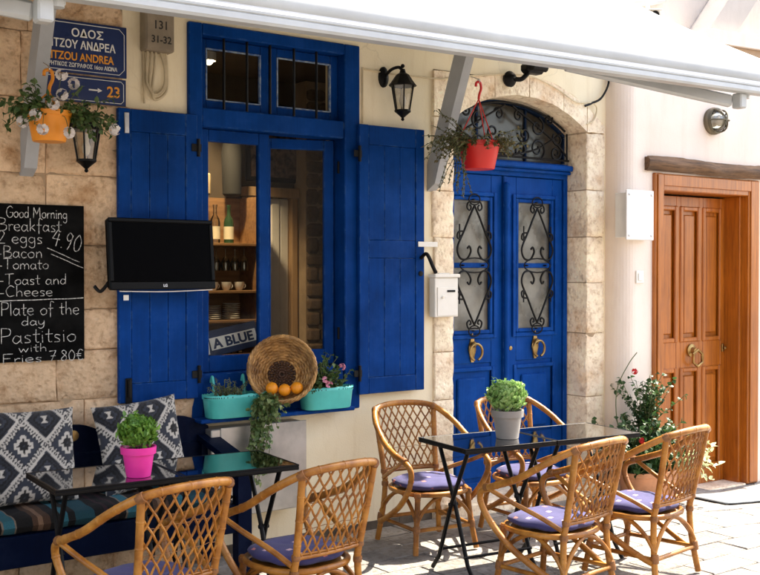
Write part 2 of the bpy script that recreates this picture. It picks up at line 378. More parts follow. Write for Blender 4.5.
    def mesh(s, name, smooth=None, recalc=True):
        me = bpy.data.meshes.new(name); me.from_pydata(s.v, [], s.f)
        if recalc:
            bm = bmesh.new(); bm.from_mesh(me); bmesh.ops.recalc_face_normals(bm, faces=bm.faces); bm.to_mesh(me); bm.free()
        if smooth is not None:
            for p in me.polygons: p.use_smooth = True
            me.set_sharp_from_angle(angle=R(smooth))
        me.update(); return me

def link(name, me, m, parent=None):
    o = bpy.data.objects.new(name, me); col.objects.link(o)
    if m is not None and not me.materials: me.materials.append(MT[m] if isinstance(m, str) else m)
    if parent:
        o.parent = parent; L = Vector((0, 0, 0)); p = parent
        while p: L += p.location + p.matrix_parent_inverse.translation; p = p.parent
        o.matrix_parent_inverse = Matrix.Translation(-L)
    return o
def obj(name, mb, m, parent=None, smooth=None, recalc=True):
    return link(name, mb.mesh(name, smooth, recalc), m, parent)
def tag(o, label, cat, group=None):
    o['label'] = label; o['category'] = cat
    if group: o['group'] = group
    return o
def thing(name, label, cat, loc=(0, 0, 0), group=None):
    o = bpy.data.objects.new(name, None); col.objects.link(o); o.location = loc; o.empty_display_size = .1
    return tag(o, label, cat, group)
def struct(o): o['kind'] = 'structure'; return o
def copy_tree(o, parent=None):
    c = o.copy(); col.objects.link(c); c.parent = parent
    if parent: c.matrix_parent_inverse = o.matrix_parent_inverse.copy()
    for ch in list(o.children): copy_tree(ch, c)
    return c
def cr(pts, n=6, closed=False):
    P = [Vector(p) for p in pts]; N = len(P); out = []
    rng = range(N) if closed else range(N - 1)
    for i in rng:
        if closed: a, b, c, d = P[i - 1], P[i], P[(i + 1) % N], P[(i + 2) % N]
        else: a, b, c, d = P[max(i - 1, 0)], P[i], P[i + 1], P[min(i + 2, N - 1)]
        for k in range(n):
            t = k / n
            out.append(.5 * ((2 * b) + (c - a) * t + (2 * a - 5 * b + 4 * c - d) * t * t + (3 * b - a - 3 * c + d) * t ** 3))
    if not closed: out.append(P[-1])
    return out
def text_mesh(txt, size, x=0, y=0, z=0, ext=.0008, align='LEFT', bold=0, sx=1):
    cu = bpy.data.curves.new('lettering', 'FONT'); cu.body = txt; cu.size = size; cu.extrude = ext; cu.align_x = align; cu.offset = bold; cu.resolution_u = 4
    o = bpy.data.objects.new('lettering', cu); col.objects.link(o)
    bpy.context.view_layer.update()
    me = bpy.data.meshes.new_from_object(o.evaluated_get(bpy.context.evaluated_depsgraph_get()))
    bpy.data.objects.remove(o)
    me.materials.clear()
    me.transform(Matrix.Translation((x, y, z)) @ Matrix.Rotation(R(90), 4, 'X') @ Matrix.Diagonal((sx, 1, 1, 1)))
    return me
U = random.uniform
def rvec():
    while True:
        v = Vector((U(-1, 1), U(-1, 1), U(-1, 1)))
        if .05 < v.length < 1: return v.normalized()
GZ = -.03        # ground level
def ground_z(x, y):
    t = min(1, max(0, (x - 5.9) / 2.0)); t = t * t * (3 - 2 * t)
    return GZ - .12 * t

# ------------------------------------------------------------------ pavement
g = MB()
xs = [-40, -12, -4] + [i * .5 for i in range(0, 25)] + [16, 30, 60]; ys = [-40, -15, -8, -5, -3, -1.5, 0, 1, 6, 20]
n0 = len(xs)
for y in ys:
    for x in xs: g.v.append((x, y, ground_z(x, y) - .008))
for j in range(len(ys) - 1):
    for i in range(n0 - 1): a = j * n0 + i; g.f.append((a, a + 1, a + n0 + 1, a + n0))
pav = struct(obj('pavement', g, 'pavebase'))
rw, ln = .225, .42
protos = []
for k in range(9):
    b = MB(); hx = (ln - .005) / 2 * U(.985, 1.0); hy = (rw - .005) / 2 * U(.97, 1.0)
    b.box(-hx, hx, -hy, hy, -.035, 0, .005)
    for i in range(len(b.v)): x, y, z = b.v[i]; b.v[i] = (x + U(-.0035, .0035), y + U(-.0035, .0035), z + U(-.0012, .0012))
    me = b.mesh('paving_stone'); me.materials.append(MT['pave']); protos.append(me)
j = 0; y = -.13
while y > -3.0:
    x = .75 + (j % 2) * ln / 2 + U(-.05, .05)
    while x < 9.4:
        # only where the street shows between and around the furniture
        vis = (-y < 3.0) and (x > 1.2 + (-y) * .62)
        if vis:
            o = link('paving_stone', random.choice(protos), None, pav)
            o.location = (x + U(-.003, .003), y, ground_z(x, y) + U(-.001, .0025))
            o.rotation_euler = (U(-.006, .006), math.atan2(-(ground_z(x + .2, y) - ground_z(x - .2, y)), .4) + U(-.004, .004), U(-.008, .008))
        x += ln
    y -= rw; j += 1

# ------------------------------------------------------------------ cafe building
cafe = thing('cafe_building', 'cream plastered cafe house with stone quoins, blue shutters and arched blue door', 'building', (4, 0, GZ))
def cells(xs, zs, hole, y0, y1):
    b = MB()
    def solid(i, j):
        if i < 0 or j < 0 or i >= len(xs) - 1 or j >= len(zs) - 1: return False
        return not hole((xs[i] + xs[i + 1]) / 2, (zs[j] + zs[j + 1]) / 2)
    for i in range(len(xs) - 1):
        for j in range(len(zs) - 1):
            if not solid(i, j): continue
            a, c, d, e = xs[i], xs[i + 1], zs[j], zs[j + 1]
            b.quad((a, y0, d), (c, y0, d), (c, y0, e), (a, y0, e)); b.quad((a, y1, d), (a, y1, e), (c, y1, e), (c, y1, d))
            if not solid(i - 1, j): b.quad((a, y0, d), (a, y0, e), (a, y1, e), (a, y1, d))
            if not solid(i + 1, j): b.quad((c, y0, d), (c, y1, d), (c, y1, e), (c, y0, e))
            if not solid(i, j - 1): b.quad((a, y0, d), (a, y1, d), (c, y1, d), (c, y0, d))
            if not solid(i, j + 1): b.quad((a, y0, e), (c, y0, e), (c, y1, e), (a, y1, e))
    return b
DX0, DX1 = 4.89, 6.24
ACX = (DX0 + DX1) / 2
def arc_z(x, spring=2.80, rise=.22, half=(DX1 - DX0) / 2):
    rad = (half * half + rise * rise) / (2 * rise); return spring + rise - rad + math.sqrt(max(0, rad * rad - (x - ACX) ** 2))
wall = cells([2.42, 2.87, 4.02, 4.71, 6.44, 6.47], [-.12, .93, 2.9, 3.17, 3.22, 6.0],
             lambda x, z: (2.87 < x < 4.02 and .93 < z < 3.17) or (4.71 < x < 6.44 and z < 3.17), 0, .32)
# plaster spandrels above the arch ring
ext = lambda x: min(3.165, arc_z(x, 2.86, .30, .85) + .02)
NS = 16
for i in range(NS):
    xa, xb = 4.71 + 1.73 * i / NS, 4.71 + 1.73 * (i + 1) / NS
    za, zb = ext(xa) if xa > 5.2 else 3.13, ext(xb) if xb > 5.2 else 3.13
    wall.quad((xa, 0, za), (xb, 0, zb), (xb, 0, 3.17), (xa, 0, 3.17))
obj('plaster_wall', wall, 'plaster', cafe, recalc=False)
# soot stained foot of the wall
sk = MB(); 
for i in range(12):
    xa, xb = 2.95 + i * .146, 2.95 + (i + 1) * .146
    sk.box(xa, xb, -.006 - U(0, .006), .01, -.12, .015 + U(0, .012), .003)
obj('wall_foot', sk, mat('dirty render foot', (.10, .08, .06), .95, var=.4, bump=.6), cafe)
back = MB().box(-2.5, 6.45, 5.0, 5.3, -.1, 6).box(-2.5, -2.2, .32, 5, -.1, 6).box(6.47, 6.75, .33, 5.3, -.1, 3.9).box(-2.5, 6.47, 0.0, 5.3, 6.0, 6.2)
obj('rear_walls', back, 'plaster', cafe)
# ashlar wall on the left, every block a part
obj('stone_backing', MB().box(-2.5, 2.415, -.008, .32, -.12, 6).box(2.42, 2.885, -.008, -.002, -.12, .86).box(2.42, 2.66, -.008, -.002, .86, 2.62).box(4.715, 4.88, -.006, .30, -.1, 2.79).box(6.25, 6.43, -.006, .30, -.1, 2.79), 'mortar', cafe)
def stone_block(x0, x1, z0, z1, yf, yb, m, rough=.004, n=4):
    b = MB(); gx, gz = .003, .003
    x0 += gx; x1 -= gx; z0 += gz; z1 -= gz
    e = .009
    def fn(u, v):
        x = x0 + (x1 - x0) * u; z = z0 + (z1 - z0) * v
        edge = min(u, 1 - u, v, 1 - v) < 1e-6
        nn = mnoise.noise((x * 7 + sd, z * 7, sd)) * rough * 1.6 + mnoise.noise((x * 24, z * 24 + sd, sd)) * rough
        pit = max(0, mnoise.noise((x * 16 + sd, z * 16, 3.3)) - .38) * rough * 9
        chip = max(0, mnoise.noise((x * 11, z * 11 + sd, 7.7)) - .15) * .035 if min((x - x0), (x1 - x), (z - z0), (z1 - z)) < .03 else 0
        yy = yf + (e if edge else 0) + nn + pit + chip
        w1 = .005 * mnoise.noise((x * 13 + sd, z * 13, 1.1)) if edge else 0
        return (x + w1, min(yy, yf + .03), z + (.005 * mnoise.noise((x * 13, z * 13 + sd, 5.1)) if edge else 0))
    nx = max(5, int((x1 - x0) / .045)); nz = max(5, int((z1 - z0) / .045)); sd = U(0, 50)
    us = [0, .035] + [k / nx for k in range(1, nx)] + [.965, 1]; vs = [0, .04] + [k / nz for k in range(1, nz)] + [.96, 1]
    n_ = len(b.v)
    for v in vs:
        for u in us: b.v.append(fn(u, v))
    for jj in range(len(vs) - 1):
        for ii in range(len(us) - 1): a = n_ + jj * len(us) + ii; b.f.append((a, a + 1, a + len(us) + 1, a + len(us)))
    c4 = [n_, n_ + len(us) - 1, n_ + len(us) * len(vs) - 1, n_ + len(us) * (len(vs) - 1)]
    kb = len(b.v); b.v += [(x0, yb, z0), (x1, yb, z0), (x1, yb, z1), (x0, yb, z1)]
    # sides
    bot = [n_ + i for i in range(len(us))]; top = [n_ + len(us) * (len(vs) - 1) + i for i in range(len(us))]
    lef = [n_ + len(us) * j for j in range(len(vs))]; rig = [n_ + len(us) * j + len(us) - 1 for j in range(len(vs))]
    b.f.append(tuple(bot) + (kb + 1, kb)); b.f.append(tuple(top[::-1]) + (kb + 3, kb + 2)); b.f.append(tuple(lef[::-1]) + (kb, kb + 3)); b.f.append(tuple(rig) + (kb + 2, kb + 1)); b.f.append((kb, kb + 3, kb + 2, kb + 1))
    return obj('stone_block', b, m, cafe, 50)
rows = [-.1, .28, .62, .99, 1.27, 1.50, 1.86, 2.25, 2.66, 3.02, 3.42]
for i in range(len(rows) - 1):
    z0, z1 = rows[i], rows[i + 1]
    right = 2.885 if z1 < 1.0 else (2.66 if z1 < 2.7 else 2.415)
    x = right
    while x > .7:
        w_ = U(.38, .72); x0 = x - w_
        stone_block(x0, x, z0, z1, -.030 + U(-.007, .007), .04, 'stone', .0065)
        x = x0
# door surround blocks
zj = [-.06, .36, .80, 1.14, 1.56, 1.95, 2.28, 2.62, 2.80]
for k in range(len(zj) - 1):
    stone_block(4.70 + U(-.01, .01), DX0, zj[k], zj[k + 1], -.022, .31, 'stone2', .003)
zj = [-.06, .30, .72, 1.22, 1.62, 1.98, 2.35, 2.80]
for k in range(len(zj) - 1):
    stone_block(DX1, 6.445 + U(-.004, .004), zj[k], zj[k + 1], -.022, .31, 'stone2', .003)
vs_ = [4.70, 4.93, 5.27, 5.62, 5.98, 6.24, 6.445]
for k in range(len(vs_) - 1):
    b = MB(); xa, xb = vs_[k] + .003, vs_[k + 1] - .003; lo = []; hi = []
    for i in range(7):
        x = xa + (xb - xa) * i / 6
        lo.append((x, max(2.803, arc_z(x) if DX0 < x < DX1 else 2.803))); hi.append((x, (3.12 if x < 5.2 else ext(x) - .004)))
    b.prism(lo + hi[::-1], -.022, .31)
    for i in range(len(b.v)): x, y, z = b.v[i]; b.v[i] = (x + U(-.002, .002), y + U(-.003, .003), z + U(-.003, .003))
    obj('stone_block', b, 'stone2', cafe)
st = MB().box(4.80, 6.36, -.14, .30, -.12, .055, .012)
for i in range(len(st.v)): x, y, z = st.v[i]; st.v[i] = (x + U(-.006, .006), y + U(-.006, .006), z + U(-.004, .004))
obj('door_step', st, 'stone2', cafe)
# ---- window frame, sashes, glass, bars
win = obj('window', MB().box(2.825, 2.915, -.03, .14, .80, 3.205, .006).box(3.945, 4.065, -.03, .14, .80, 3.205, .006)
          .box(2.916, 3.944, -.03, .14, 3.135, 3.205, .006).box(2.916, 3.944, -.022, .13, 2.585, 2.70, .006)
          .box(2.916, 3.944, -.014, .14, .80, 1.09, .006), 'blue', cafe)
obj('window_sill', MB().box(2.83, 3.93, -.17, -.031, .81, .835, .006), 'blue', win)
def sash(x0, x1, z0, z1, s, y0, y1, bot=None):
    bo = bot or s
    return MB().box(x0, x0 + s, y0, y1, z0, z1, .005).box(x1 - s, x1, y0, y1, z0, z1, .005).box(x0 + s + .0005, x1 - s - .0005, y0 + .002, y1 - .002, z1 - s, z1, .005).box(x0 + s + .0005, x1 - s - .0005, y0 + .002, y1 - .002, z0, z0 + bo, .005)
for (a, b_) in ((2.918, 3.415), (3.418, 3.942)):
    obj('top_light', sash(a, b_, 2.702, 3.133, .058, .05, .09), 'blue', win)
    obj('glass_pane', MB().box(a + .05, b_ - .05, .068, .073, 2.752, 3.083), 'glass', win)
    pt = MB(); 
    for (q0, q1, q2, q3) in ((a + .056, a + .066, 2.76, 3.075), (b_ - .066, b_ - .056, 2.76, 3.075), (a + .066, b_ - .066, 2.758, 2.767), (a + .066, b_ - .066, 3.068, 3.077)):
        pt.box(q0, q1, .046, .066, q2, q3, .002)
    obj('putty_line', pt, 'putty', win)
for x in (3.075, 3.235, 3.40, 3.575, 3.745):
    obj('security_bar', MB().tube([(x, .005, 2.67), (x, .005, 3.15)], .0085, 8), 'black', win, 40)
ls = obj('casement', sash(2.918, 3.42, 1.092, 2.583, .075, .05, .095, .10), 'blue', win)
obj('glass_pane', MB().box(2.99, 3.35, .07, .075, 1.19, 2.51), 'glass', win)
rs = sash(-.50, 0, 1.095, 2.58, .068, -.02, .022, .10); 
Mr = Matrix.Translation((3.935, .10, 0)) @ Matrix.Rotation(R(-15), 4, 'Z')
obj('casement', rs.xf(Mr), 'blue', win)
obj('glass_pane', MB().box(-.435, -.065, -.003, .003, 1.19, 2.515).xf(Mr), 'glass', win)
for z in (1.3, 2.4): obj('hinge', MB().tube([(3.94, .04, z - .04), (3.94, .04, z + .04)], .009, 8), 'black', win, 40)
# ---- shutters, boards as parts
def shutter(x0, x1, z0, z1, yb, hinge_right):
    s = obj('shutter', MB().box(x0, x0 + .075, yb - .034, yb, z0, z1, .004).box(x1 - .075, x1, yb - .034, yb, z0, z1, .004)
            .box(x0 + .0755, x1 - .0755, yb - .033, yb - .001, z1 - .13, z1 - .001, .004).box(x0 + .0755, x1 - .0755, yb - .033, yb - .001, z0 + .001, z0 + .11, .004)
            .box(x0 + .0755, x1 - .0755, yb - .030, yb - .003, 1.80, 1.92, .004), 'blue', cafe)
    n = 3; wv = (x1 - x0 - .152) / n
    for seg in ((z0 + .111, 1.799), (1.921, z1 - .131)):
        for k in range(n):
            a = x0 + .076 + k * wv
            obj('board', MB().box(a + .001, a + wv - .001, yb - .029 + U(-.0012, .0012), yb - .006, seg[0], seg[1], .003), 'blue', s)
    hx = x1 + .004 if hinge_right else x0 - .004
    for z in (z0 + .12, z1 - .22):
        obj('hinge', MB().box(hx - .045, hx + .02, yb - .041, yb - .035, z, z + .045, .002).tube([(hx, yb - .04, z - .03), (hx, yb - .04, z + .075)], .011, 8), 'black', s)
    return s
s1 = shutter(2.366, 2.86, .955, 2.645, -.036, True)
s2 = shutter(4.035, 4.58, .893, 2.685, -.036, False)
obj('latch', MB().box(2.40, 2.44, -.080, -.071, .93, 1.10, .003).tube([(2.42, -.085, .99), (2.42, -.085, 1.09)], .012), 'black', s1)
obj('latch', MB().box(2.40, 2.43, -.078, -.071, 2.50, 2.62, .003), 'silver', s1)
obj('handle', MB().tube(cr([(4.545, -.075, 1.80), (4.56, -.12, 1.83), (4.60, -.14, 1.74), (4.625, -.14, 1.70)]), .013, 8), 'black', s2, 40)
obj('keyhole_rose', MB().lathe([(.018, 0), (.018, .006), (.012, .008)], 16).xf(Matrix.Translation((4.545, -.07, 1.695)) @ Matrix.Rotation(R(90), 4, 'X')), 'black', s2, 40)
obj('holdback_bar', MB().box(4.52, 4.69, -.080, -.071, 1.88, 1.915, .002), 'whitepl', s2)
# ---- blue double door
YD = .20
dr = obj('door_frame', MB().box(4.90, 4.935, YD - .02, YD + .1, .056, 2.44, .004).box(6.19, 6.232, YD - .02, YD + .1, .056, 2.44, .004)
         .box(4.892, 6.236, YD - .02, YD + .12, 2.441, 2.56, .006).box(4.893, 6.235, YD - .055, YD - .021, 2.475, 2.50, .006).box(4.893, 6.235, YD - .085, YD - .021, 2.501, 2.545, .01), 'blue2', cafe)
def scroll(cx, cz, r, a0, turns, sgn, y):
    pts = []
    for i in range(26):
        t = i / 25; a = a0 + sgn * turns * 2 * math.pi * t; rr = r * (1 - .82 * t); pts.append((cx + rr * math.cos(a), y, cz + rr * math.sin(a)))
    return pts
def heart(b, cx, z0, z1, wd, y, flip):
    # tip at z0, lobes at z1
    h = z1 - z0
    for s in (-1, 1):
        p = cr([(cx, y, z0), (cx + s * wd * .30, y, z0 + h * .22), (cx + s * wd * .62, y, z0 + h * .48), (cx + s * wd, y, z0 + h * .78), (cx + s * wd * .86, y, z0 + h * .97), (cx + s * wd * .48, y, z0 + h * 1.0), (cx + s * wd * .22, y, z0 + h * .86), (cx + s * wd * .30, y, z0 + h * .76), (cx + s * wd * .42, y, z0 + h * .80)], 5)
        b.tube(p, .008, 6)
        # outer side scrolls
        b.tube(cr([(cx + s * wd * .62, y, z0 + h * .48), (cx + s * wd * .95, y, z0 + h * .50), (cx + s * wd * 1.0, y, z0 + h * .60), (cx + s * wd * .86, y, z0 + h * .62), (cx + s * wd * .84, y, z0 + h * .55)], 5), .007, 6)
        # small scrolls at the tip
        b.tube(cr([(cx, y, z0 - h * .06), (cx + s * wd * .34, y, z0 - h * .06), (cx + s * wd * .44, y, z0 + h * .04), (cx + s * wd * .28, y, z0 + h * .09), (cx + s * wd * .2, y, z0 + h * .03), (cx + s * wd * .28, y, z0 + .005)], 5), .007, 6)
def leaf_door(x0, x1):
    cx = (x0 + x1) / 2; gx0, gx1, gz0, gz1 = cx - .165, cx + .165, 1.27, 2.24
    y0, y1 = YD, YD + .05
    d = obj('door_leaf', MB().box(x0, gx0 - .03, y0, y1, .058, 2.438, .004).box(gx1 + .03, x1, y0, y1, .058, 2.438, .004)
            .box(gx0 - .0295, gx1 + .0295, y0 + .001, y1, gz1 + .03, 2.437, .004).box(gx0 - .0295, gx1 + .0295, y0 + .001, y1, 1.02, gz0 - .03, .004)
            .box(gx0 - .0295, gx1 + .0295, y0 + .001, y1, .33, .40, .004).box(gx0 - .0295, gx1 + .0295, y0 + .001, y1, .059, .12, .004), 'blue2', cafe)
    def frame(a, b, c, e, wd, ya, yb, nm):
        obj(nm, MB().box(a, a + wd, ya, yb, c, e, .005).box(b - wd, b, ya, yb, c, e, .005).box(a + wd + .0005, b - wd - .0005, ya + .001, yb, e - wd, e, .005).box(a + wd + .0005, b - wd - .0005, ya + .001, yb, c, c + wd, .005), 'blue2', d)
    frame(gx0 - .075, gx1 + .075, gz0 - .065, gz1 + .065, .03, y0 - .018, y0 - .001, 'moulding')
    frame(gx0 - .038, gx1 + .038, gz0 - .03, gz1 + .03, .028, y0 - .010, y0 + .02, 'moulding')
    frame(gx0 - .06, gx1 + .06, .42, .99, .03, y0 - .014, y0 + .02, 'moulding')
    obj('panel', MB().box(gx0 - .029, gx1 + .029, y0 + .014, y0 + .04, .401, 1.019).box(gx0 + .03, gx1 - .03, y0 - .006, y0 + .013, .50, .91, .012), 'blue2', d)
    obj('panel', MB().box(gx0 - .029, gx1 + .029, y0 + .012, y0 + .04, .121, .329).box(gx0 + .01, gx1 - .01, y0 - .006, y0 + .011, .155, .295, .012), 'blue2', d)
    for (a, e) in ((gz0 + .0, 1.735), (1.775, gz1)):
        obj('glass_pane', MB().box(gx0 - .02, gx1 + .02, y0 + .028, y0 + .033, a - .03, e + .03), 'doorglass', d)
    obj('glazing_bar', MB().box(gx0 - .012, gx1 + .012, y0 + .004, y0 + .034, 1.736, 1.774, .004), 'blue2', d)
    ir = MB(); yy = y0 - .032
    heart(ir, cx, 2.20, 1.80, .165, yy, 1); heart(ir, cx, 1.31, 1.71, .165, yy, 0)
    for s in (-1, 1):
        ir.tube([(cx + s * .145, yy, 1.47), (cx + s * .145, yy, 1.56)], .006, 6).tube([(cx + s * .145, yy, 1.94), (cx + s * .145, yy, 2.06)], .006, 6)
        ir.tube([(cx + s * .1, yy, 1.755), (cx + s * .1, y0, 1.755)], .006, 6)
    ir.tube([(cx + .14 * math.sin(a * .3927), yy, 1.755 + .055 * math.cos(a * .3927)) for a in range(16)], .0055, 6, True)
    for z in (2.245, 1.265): ir.tube([(cx + .055 * math.cos(a * .3927), yy, z + .04 * math.sin(a * .3927)) for a in range(16)], .0055, 6, True).tube([(cx, yy, z), (cx, y0, z)], .005, 6)
    obj('iron_grille', ir, 'black', d, 50)
    kn = MB().prism([(cx - .012, 1.03), (cx + .012, 1.03), (cx + .022, 1.08), (cx + .035, 1.12), (cx + .03, 1.16), (cx + .018, 1.19), (cx + .014, 1.22), (cx, 1.25), (cx - .014, 1.22), (cx - .018, 1.19), (cx - .03, 1.16), (cx - .035, 1.12), (cx - .022, 1.08)], y0 - .012, y0 - .0005)
    kn.sphere((cx, y0 - .03, 1.165), .022, 10, 8)
    kn.tube([(cx + .008 + .06 * math.cos(a * .3142), y0 - .045, 1.108 + .062 * math.sin(a * .3142)) for a in range(-4, 15)], .0095, 8)
    obj('knocker', kn, 'brass', d, 40)
    return d
d1 = leaf_door(4.936, 5.545); d2 = leaf_door(5.585, 6.189)
# centre astragal with turned column
ast = MB().box(5.546, 5.584, YD - .02, YD + .045, .058, 2.438, .006)
ast.lathe([(.012, .2), (.026, .22), (.026, .26), (.018, .28), (.02, .5), (.028, .55), (.02, .6), (.022, 1.3), (.022, 2.1), (.03, 2.13), (.02, 2.16), (.03, 2.2), (.024, 2.3), (.03, 2.32), (.012, 2.34)], 14, (5.565, YD - .03, .05))
obj('astragal', ast, 'blue2', dr, 35)
obj('lock_cylinder', MB().lathe([(.016, 0), (.016, .014), (.01, .016)], 14).xf(Matrix.Translation((5.625, YD - .001, 1.12)) @ Matrix.Rotation(R(90), 4, 'X')), 'brass', dr, 40)
# fanlight
fz = 2.57
arcp = [(DX0 + .004 + (DX1 - DX0 - .008) * i / 20) for i in range(21)]
fl = MB()
for i in range(20):
    a, b_ = arcp[i], arcp[i + 1]; za, zb = arc_z(a) - .003, arc_z(b_) - .003
    fl.prism([(a, za - .022), (b_, zb - .022), (b_, zb), (a, za)], YD + .02, YD + .07)
fl.box(DX0 + .004, DX0 + .02, YD + .02, YD + .07, fz, 2.775).box(DX1 - .02, DX1 - .004, YD + .02, YD + .07, fz, 2.775)
fl.box(5.31, 5.328, YD + .03, YD + .068, fz, arc_z(5.32) - .023).box(5.81, 5.828, YD + .03, YD + .068, fz, arc_z(5.82) - .023)
fan = obj('fanlight', fl, m_paint('faded fanlight paint', (.012, .03, .075), (.08, .12, .2), .5, .7), cafe)
for (a, b_) in ((DX0 + .015, 5.315), (5.323, 5.815), (5.823, DX1 - .015)):
    p = [(a, fz - .008)] + [(b_, fz - .008)] + [(b_ + (a - b_) * i / 6, arc_z(b_ + (a - b_) * i / 6) - .03) for i in range(7)]
    obj('glass_pane', MB().prism(p, YD + .045, YD + .05), 'fanglass', fan)
ir = MB(); yy = YD - .05
ir.tube([(x, yy, arc_z(x) - .03) for x in arcp[1:-1]], .009, 6).tube([(DX0 + .03, yy, fz + .015), (DX1 - .03, yy, fz + .015)], .009, 6)
for s in (-1, 1):
    for (dx, z, r, a0, tn, sg) in ((.30, 2.66, .085, -1.2, 1.4, 1), (.30, 2.83, .075, 1.4, 1.4, -1), (.16, 2.76, .07, 3.0, 1.4, 1), (.50, 2.64, .06, 0, 1.4, -1), (.52, 2.75, .055, 2.4, 1.4, 1), (.10, 2.90, .05, .4, 1.3, 1), (.42, 2.90, .045, .4, 1.3, -1), (.13, 2.64, .06, 3.6, 1.3, -1)):
        ir.tube([(ACX + s * q[0], q[1], q[2]) for q in scroll(dx, z, r, a0, tn, sg, yy)], .0085, 6)
    ir.tube(cr([(ACX + s * .04, yy, 2.60), (ACX + s * .3, yy, 2.66), (ACX + s * .56, yy, 2.80)]), .0085, 6)
    ir.tube(cr([(ACX + s * .04, yy, 2.97), (ACX + s * .25, yy, 2.86), (ACX + s * .5, yy, 2.72), (ACX + s * .62, yy, 2.62)]), .0085, 6)
    ir.tube([(ACX + s * .625, yy, 2.58), (ACX + s * .625, yy, 2.80)], .008, 6)
obj('iron_grille', ir, 'black', fan, 50)

# ------------------------------------------------------------------ room behind the window
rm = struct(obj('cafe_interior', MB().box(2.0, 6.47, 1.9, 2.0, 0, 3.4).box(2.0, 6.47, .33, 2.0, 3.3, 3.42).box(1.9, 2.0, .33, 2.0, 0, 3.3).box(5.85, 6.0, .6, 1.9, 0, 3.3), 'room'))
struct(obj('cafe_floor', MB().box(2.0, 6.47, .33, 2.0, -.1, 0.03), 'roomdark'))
# rubble wall at the side of the inner doorway
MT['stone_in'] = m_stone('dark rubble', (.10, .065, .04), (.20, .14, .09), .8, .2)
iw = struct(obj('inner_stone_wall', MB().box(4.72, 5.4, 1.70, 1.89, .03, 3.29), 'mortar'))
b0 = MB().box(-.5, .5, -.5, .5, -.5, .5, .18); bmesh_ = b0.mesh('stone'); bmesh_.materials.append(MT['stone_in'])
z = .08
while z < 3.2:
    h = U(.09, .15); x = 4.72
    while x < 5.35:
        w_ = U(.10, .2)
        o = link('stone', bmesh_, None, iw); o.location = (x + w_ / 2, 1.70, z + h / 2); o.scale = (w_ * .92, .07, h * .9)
        x += w_
    z += h
# white panelled inner door with casing
idr = thing('inner_door', 'grey white panelled door with oak casing seen through the open casement', 'door', (4.5, 1.85, .03))
obj('casing', MB().box(4.22, 4.28, 1.80, 1.895, .04, 2.32, .006).box(4.645, 4.705, 1.80, 1.895, .04, 2.32, .006).box(4.21, 4.715, 1.79, 1.896, 2.321, 2.40, .006), 'oak', idr)
for k in range(4):
    a = 4.282 + k * .091
    obj('panel', MB().box(a, a + .089, 1.835 + .012 * (k % 2), 1.885, .05, 2.315, .012), 'curtain', idr)
pic = thing('picture', 'dark mottled hanging above the inner door casing', 'picture', (4.5, 1.85, 2.45))
obj('picture_frame', MB().box(4.25, 4.82, 1.86, 1.895, 2.45, 3.1, .01), 'black', pic)
obj('canvas', MB().box(4.29, 4.78, 1.852, 1.8595, 2.49, 3.06), mat('dark weave', (.06, .035, .025), .9, var=.6, scale=25, c2=(.20, .13, .10)), pic)
# back bar shelving
shf = thing('back_bar', 'wooden back bar shelving with plate board behind the closed casement', 'shelving', (3.9, 1.7, .03))
obj('back_panel', MB().box(3.45, 4.19, 1.86, 1.895, .03, 2.30), 'shelfwood', shf)
SZ = [.75, 1.06, 1.33, 1.56, 1.93]
for z in SZ: obj('shelf', MB().box(3.45, 4.18, 1.55, 1.858, z - .022, z, .003), 'shelfwood', shf)
obj('upright', MB().box(4.182, 4.20, 1.55, 1.858, .03, 2.30, .003), 'shelfwood', shf); obj('upright', MB().box(3.43, 3.448, 1.55, 1.858, .03, 2.30, .003), 'shelfwood', shf)
BP = [(0.035, 0), (.036, .16), (.03, .19), (.014, .22), (.013, .28), (.016, .285), (.016, .30)]
for i, (x, mm, lb) in enumerate(((3.74, 'bottle_b', 'brown bottle with cream label at the radio end of the upper shelf'), (3.86, 'clearglass', 'clear bottle with cream label between brown and green bottles'), (3.98, 'bottle_g', 'green bottle with cream label beside the shelf upright'))):
    t = thing('bottle', lb, 'bottle', (x, 1.66, SZ[4]), 'bottles on the back bar')
    obj('glass_body', MB().lathe([(r * 1.12, z) for r, z in BP], 16, (x, 1.66, SZ[4] + .001)), mm, t, 40)
    obj('paper_label', MB().lathe([(.0415, .03), (.0415, .13)], 16, (x, 1.66, SZ[4] + .001), cap=False), 'paper', t, 40)
for i in range(8):
    x = 3.52 + i * .082
    tag(obj('wine_glass', MB().lathe([(.003, 0), (.03, -.001), (.004, -.012), (.004, -.07), (.02, -.085), (.036, -.12), (.037, -.15), (.031, -.185), (.029, -.185), (.034, -.15), (.033, -.12), (.003, -.09)], 16, (x, 1.62, SZ[4] - .03)), 'clearglass', None, 40), 'stemmed wine glass hanging upside down under the bottle shelf', 'glass', 'wine glasses hanging under the shelf')
for i in range(5):
    x = 3.60 + i * .115
    t = thing('cup', 'white china coffee cup on the shelf below the hanging wine glasses', 'cup', (x, 1.64, SZ[3]), 'coffee cups on the back bar')
    obj('bowl', MB().lathe([(.022, 0), (.025, .004), (.038, .03), (.042, .065), (.039, .065), (.034, .03), (.01, .008)], 18, (x, 1.64, SZ[3] + .001)), 'china', t, 40)
    obj('handle', MB().tube([(x + .038 + .018 * math.sin(a * .5), 1.64, SZ[3] + .034 + .018 * math.cos(a * .5)) for a in range(7)], .004, 6), 'china', t, 40)
for i, n in enumerate((9, 7, 8)):
    for k in range(n):
        tag(obj('plate', MB().lathe([(.04, 0), (.072, .012), (.07, .015), (.03, .004)], 20, (3.66 + i * .17, 1.66, SZ[2] + .001 + k * .016)), 'china', None, 40), ('white plate in the tall stack of nine below the cups', 'white plate in the stack of seven below the cups', 'white plate in the stack of eight beside the shelf upright')[i], 'plate', 'plates stacked on the back bar')
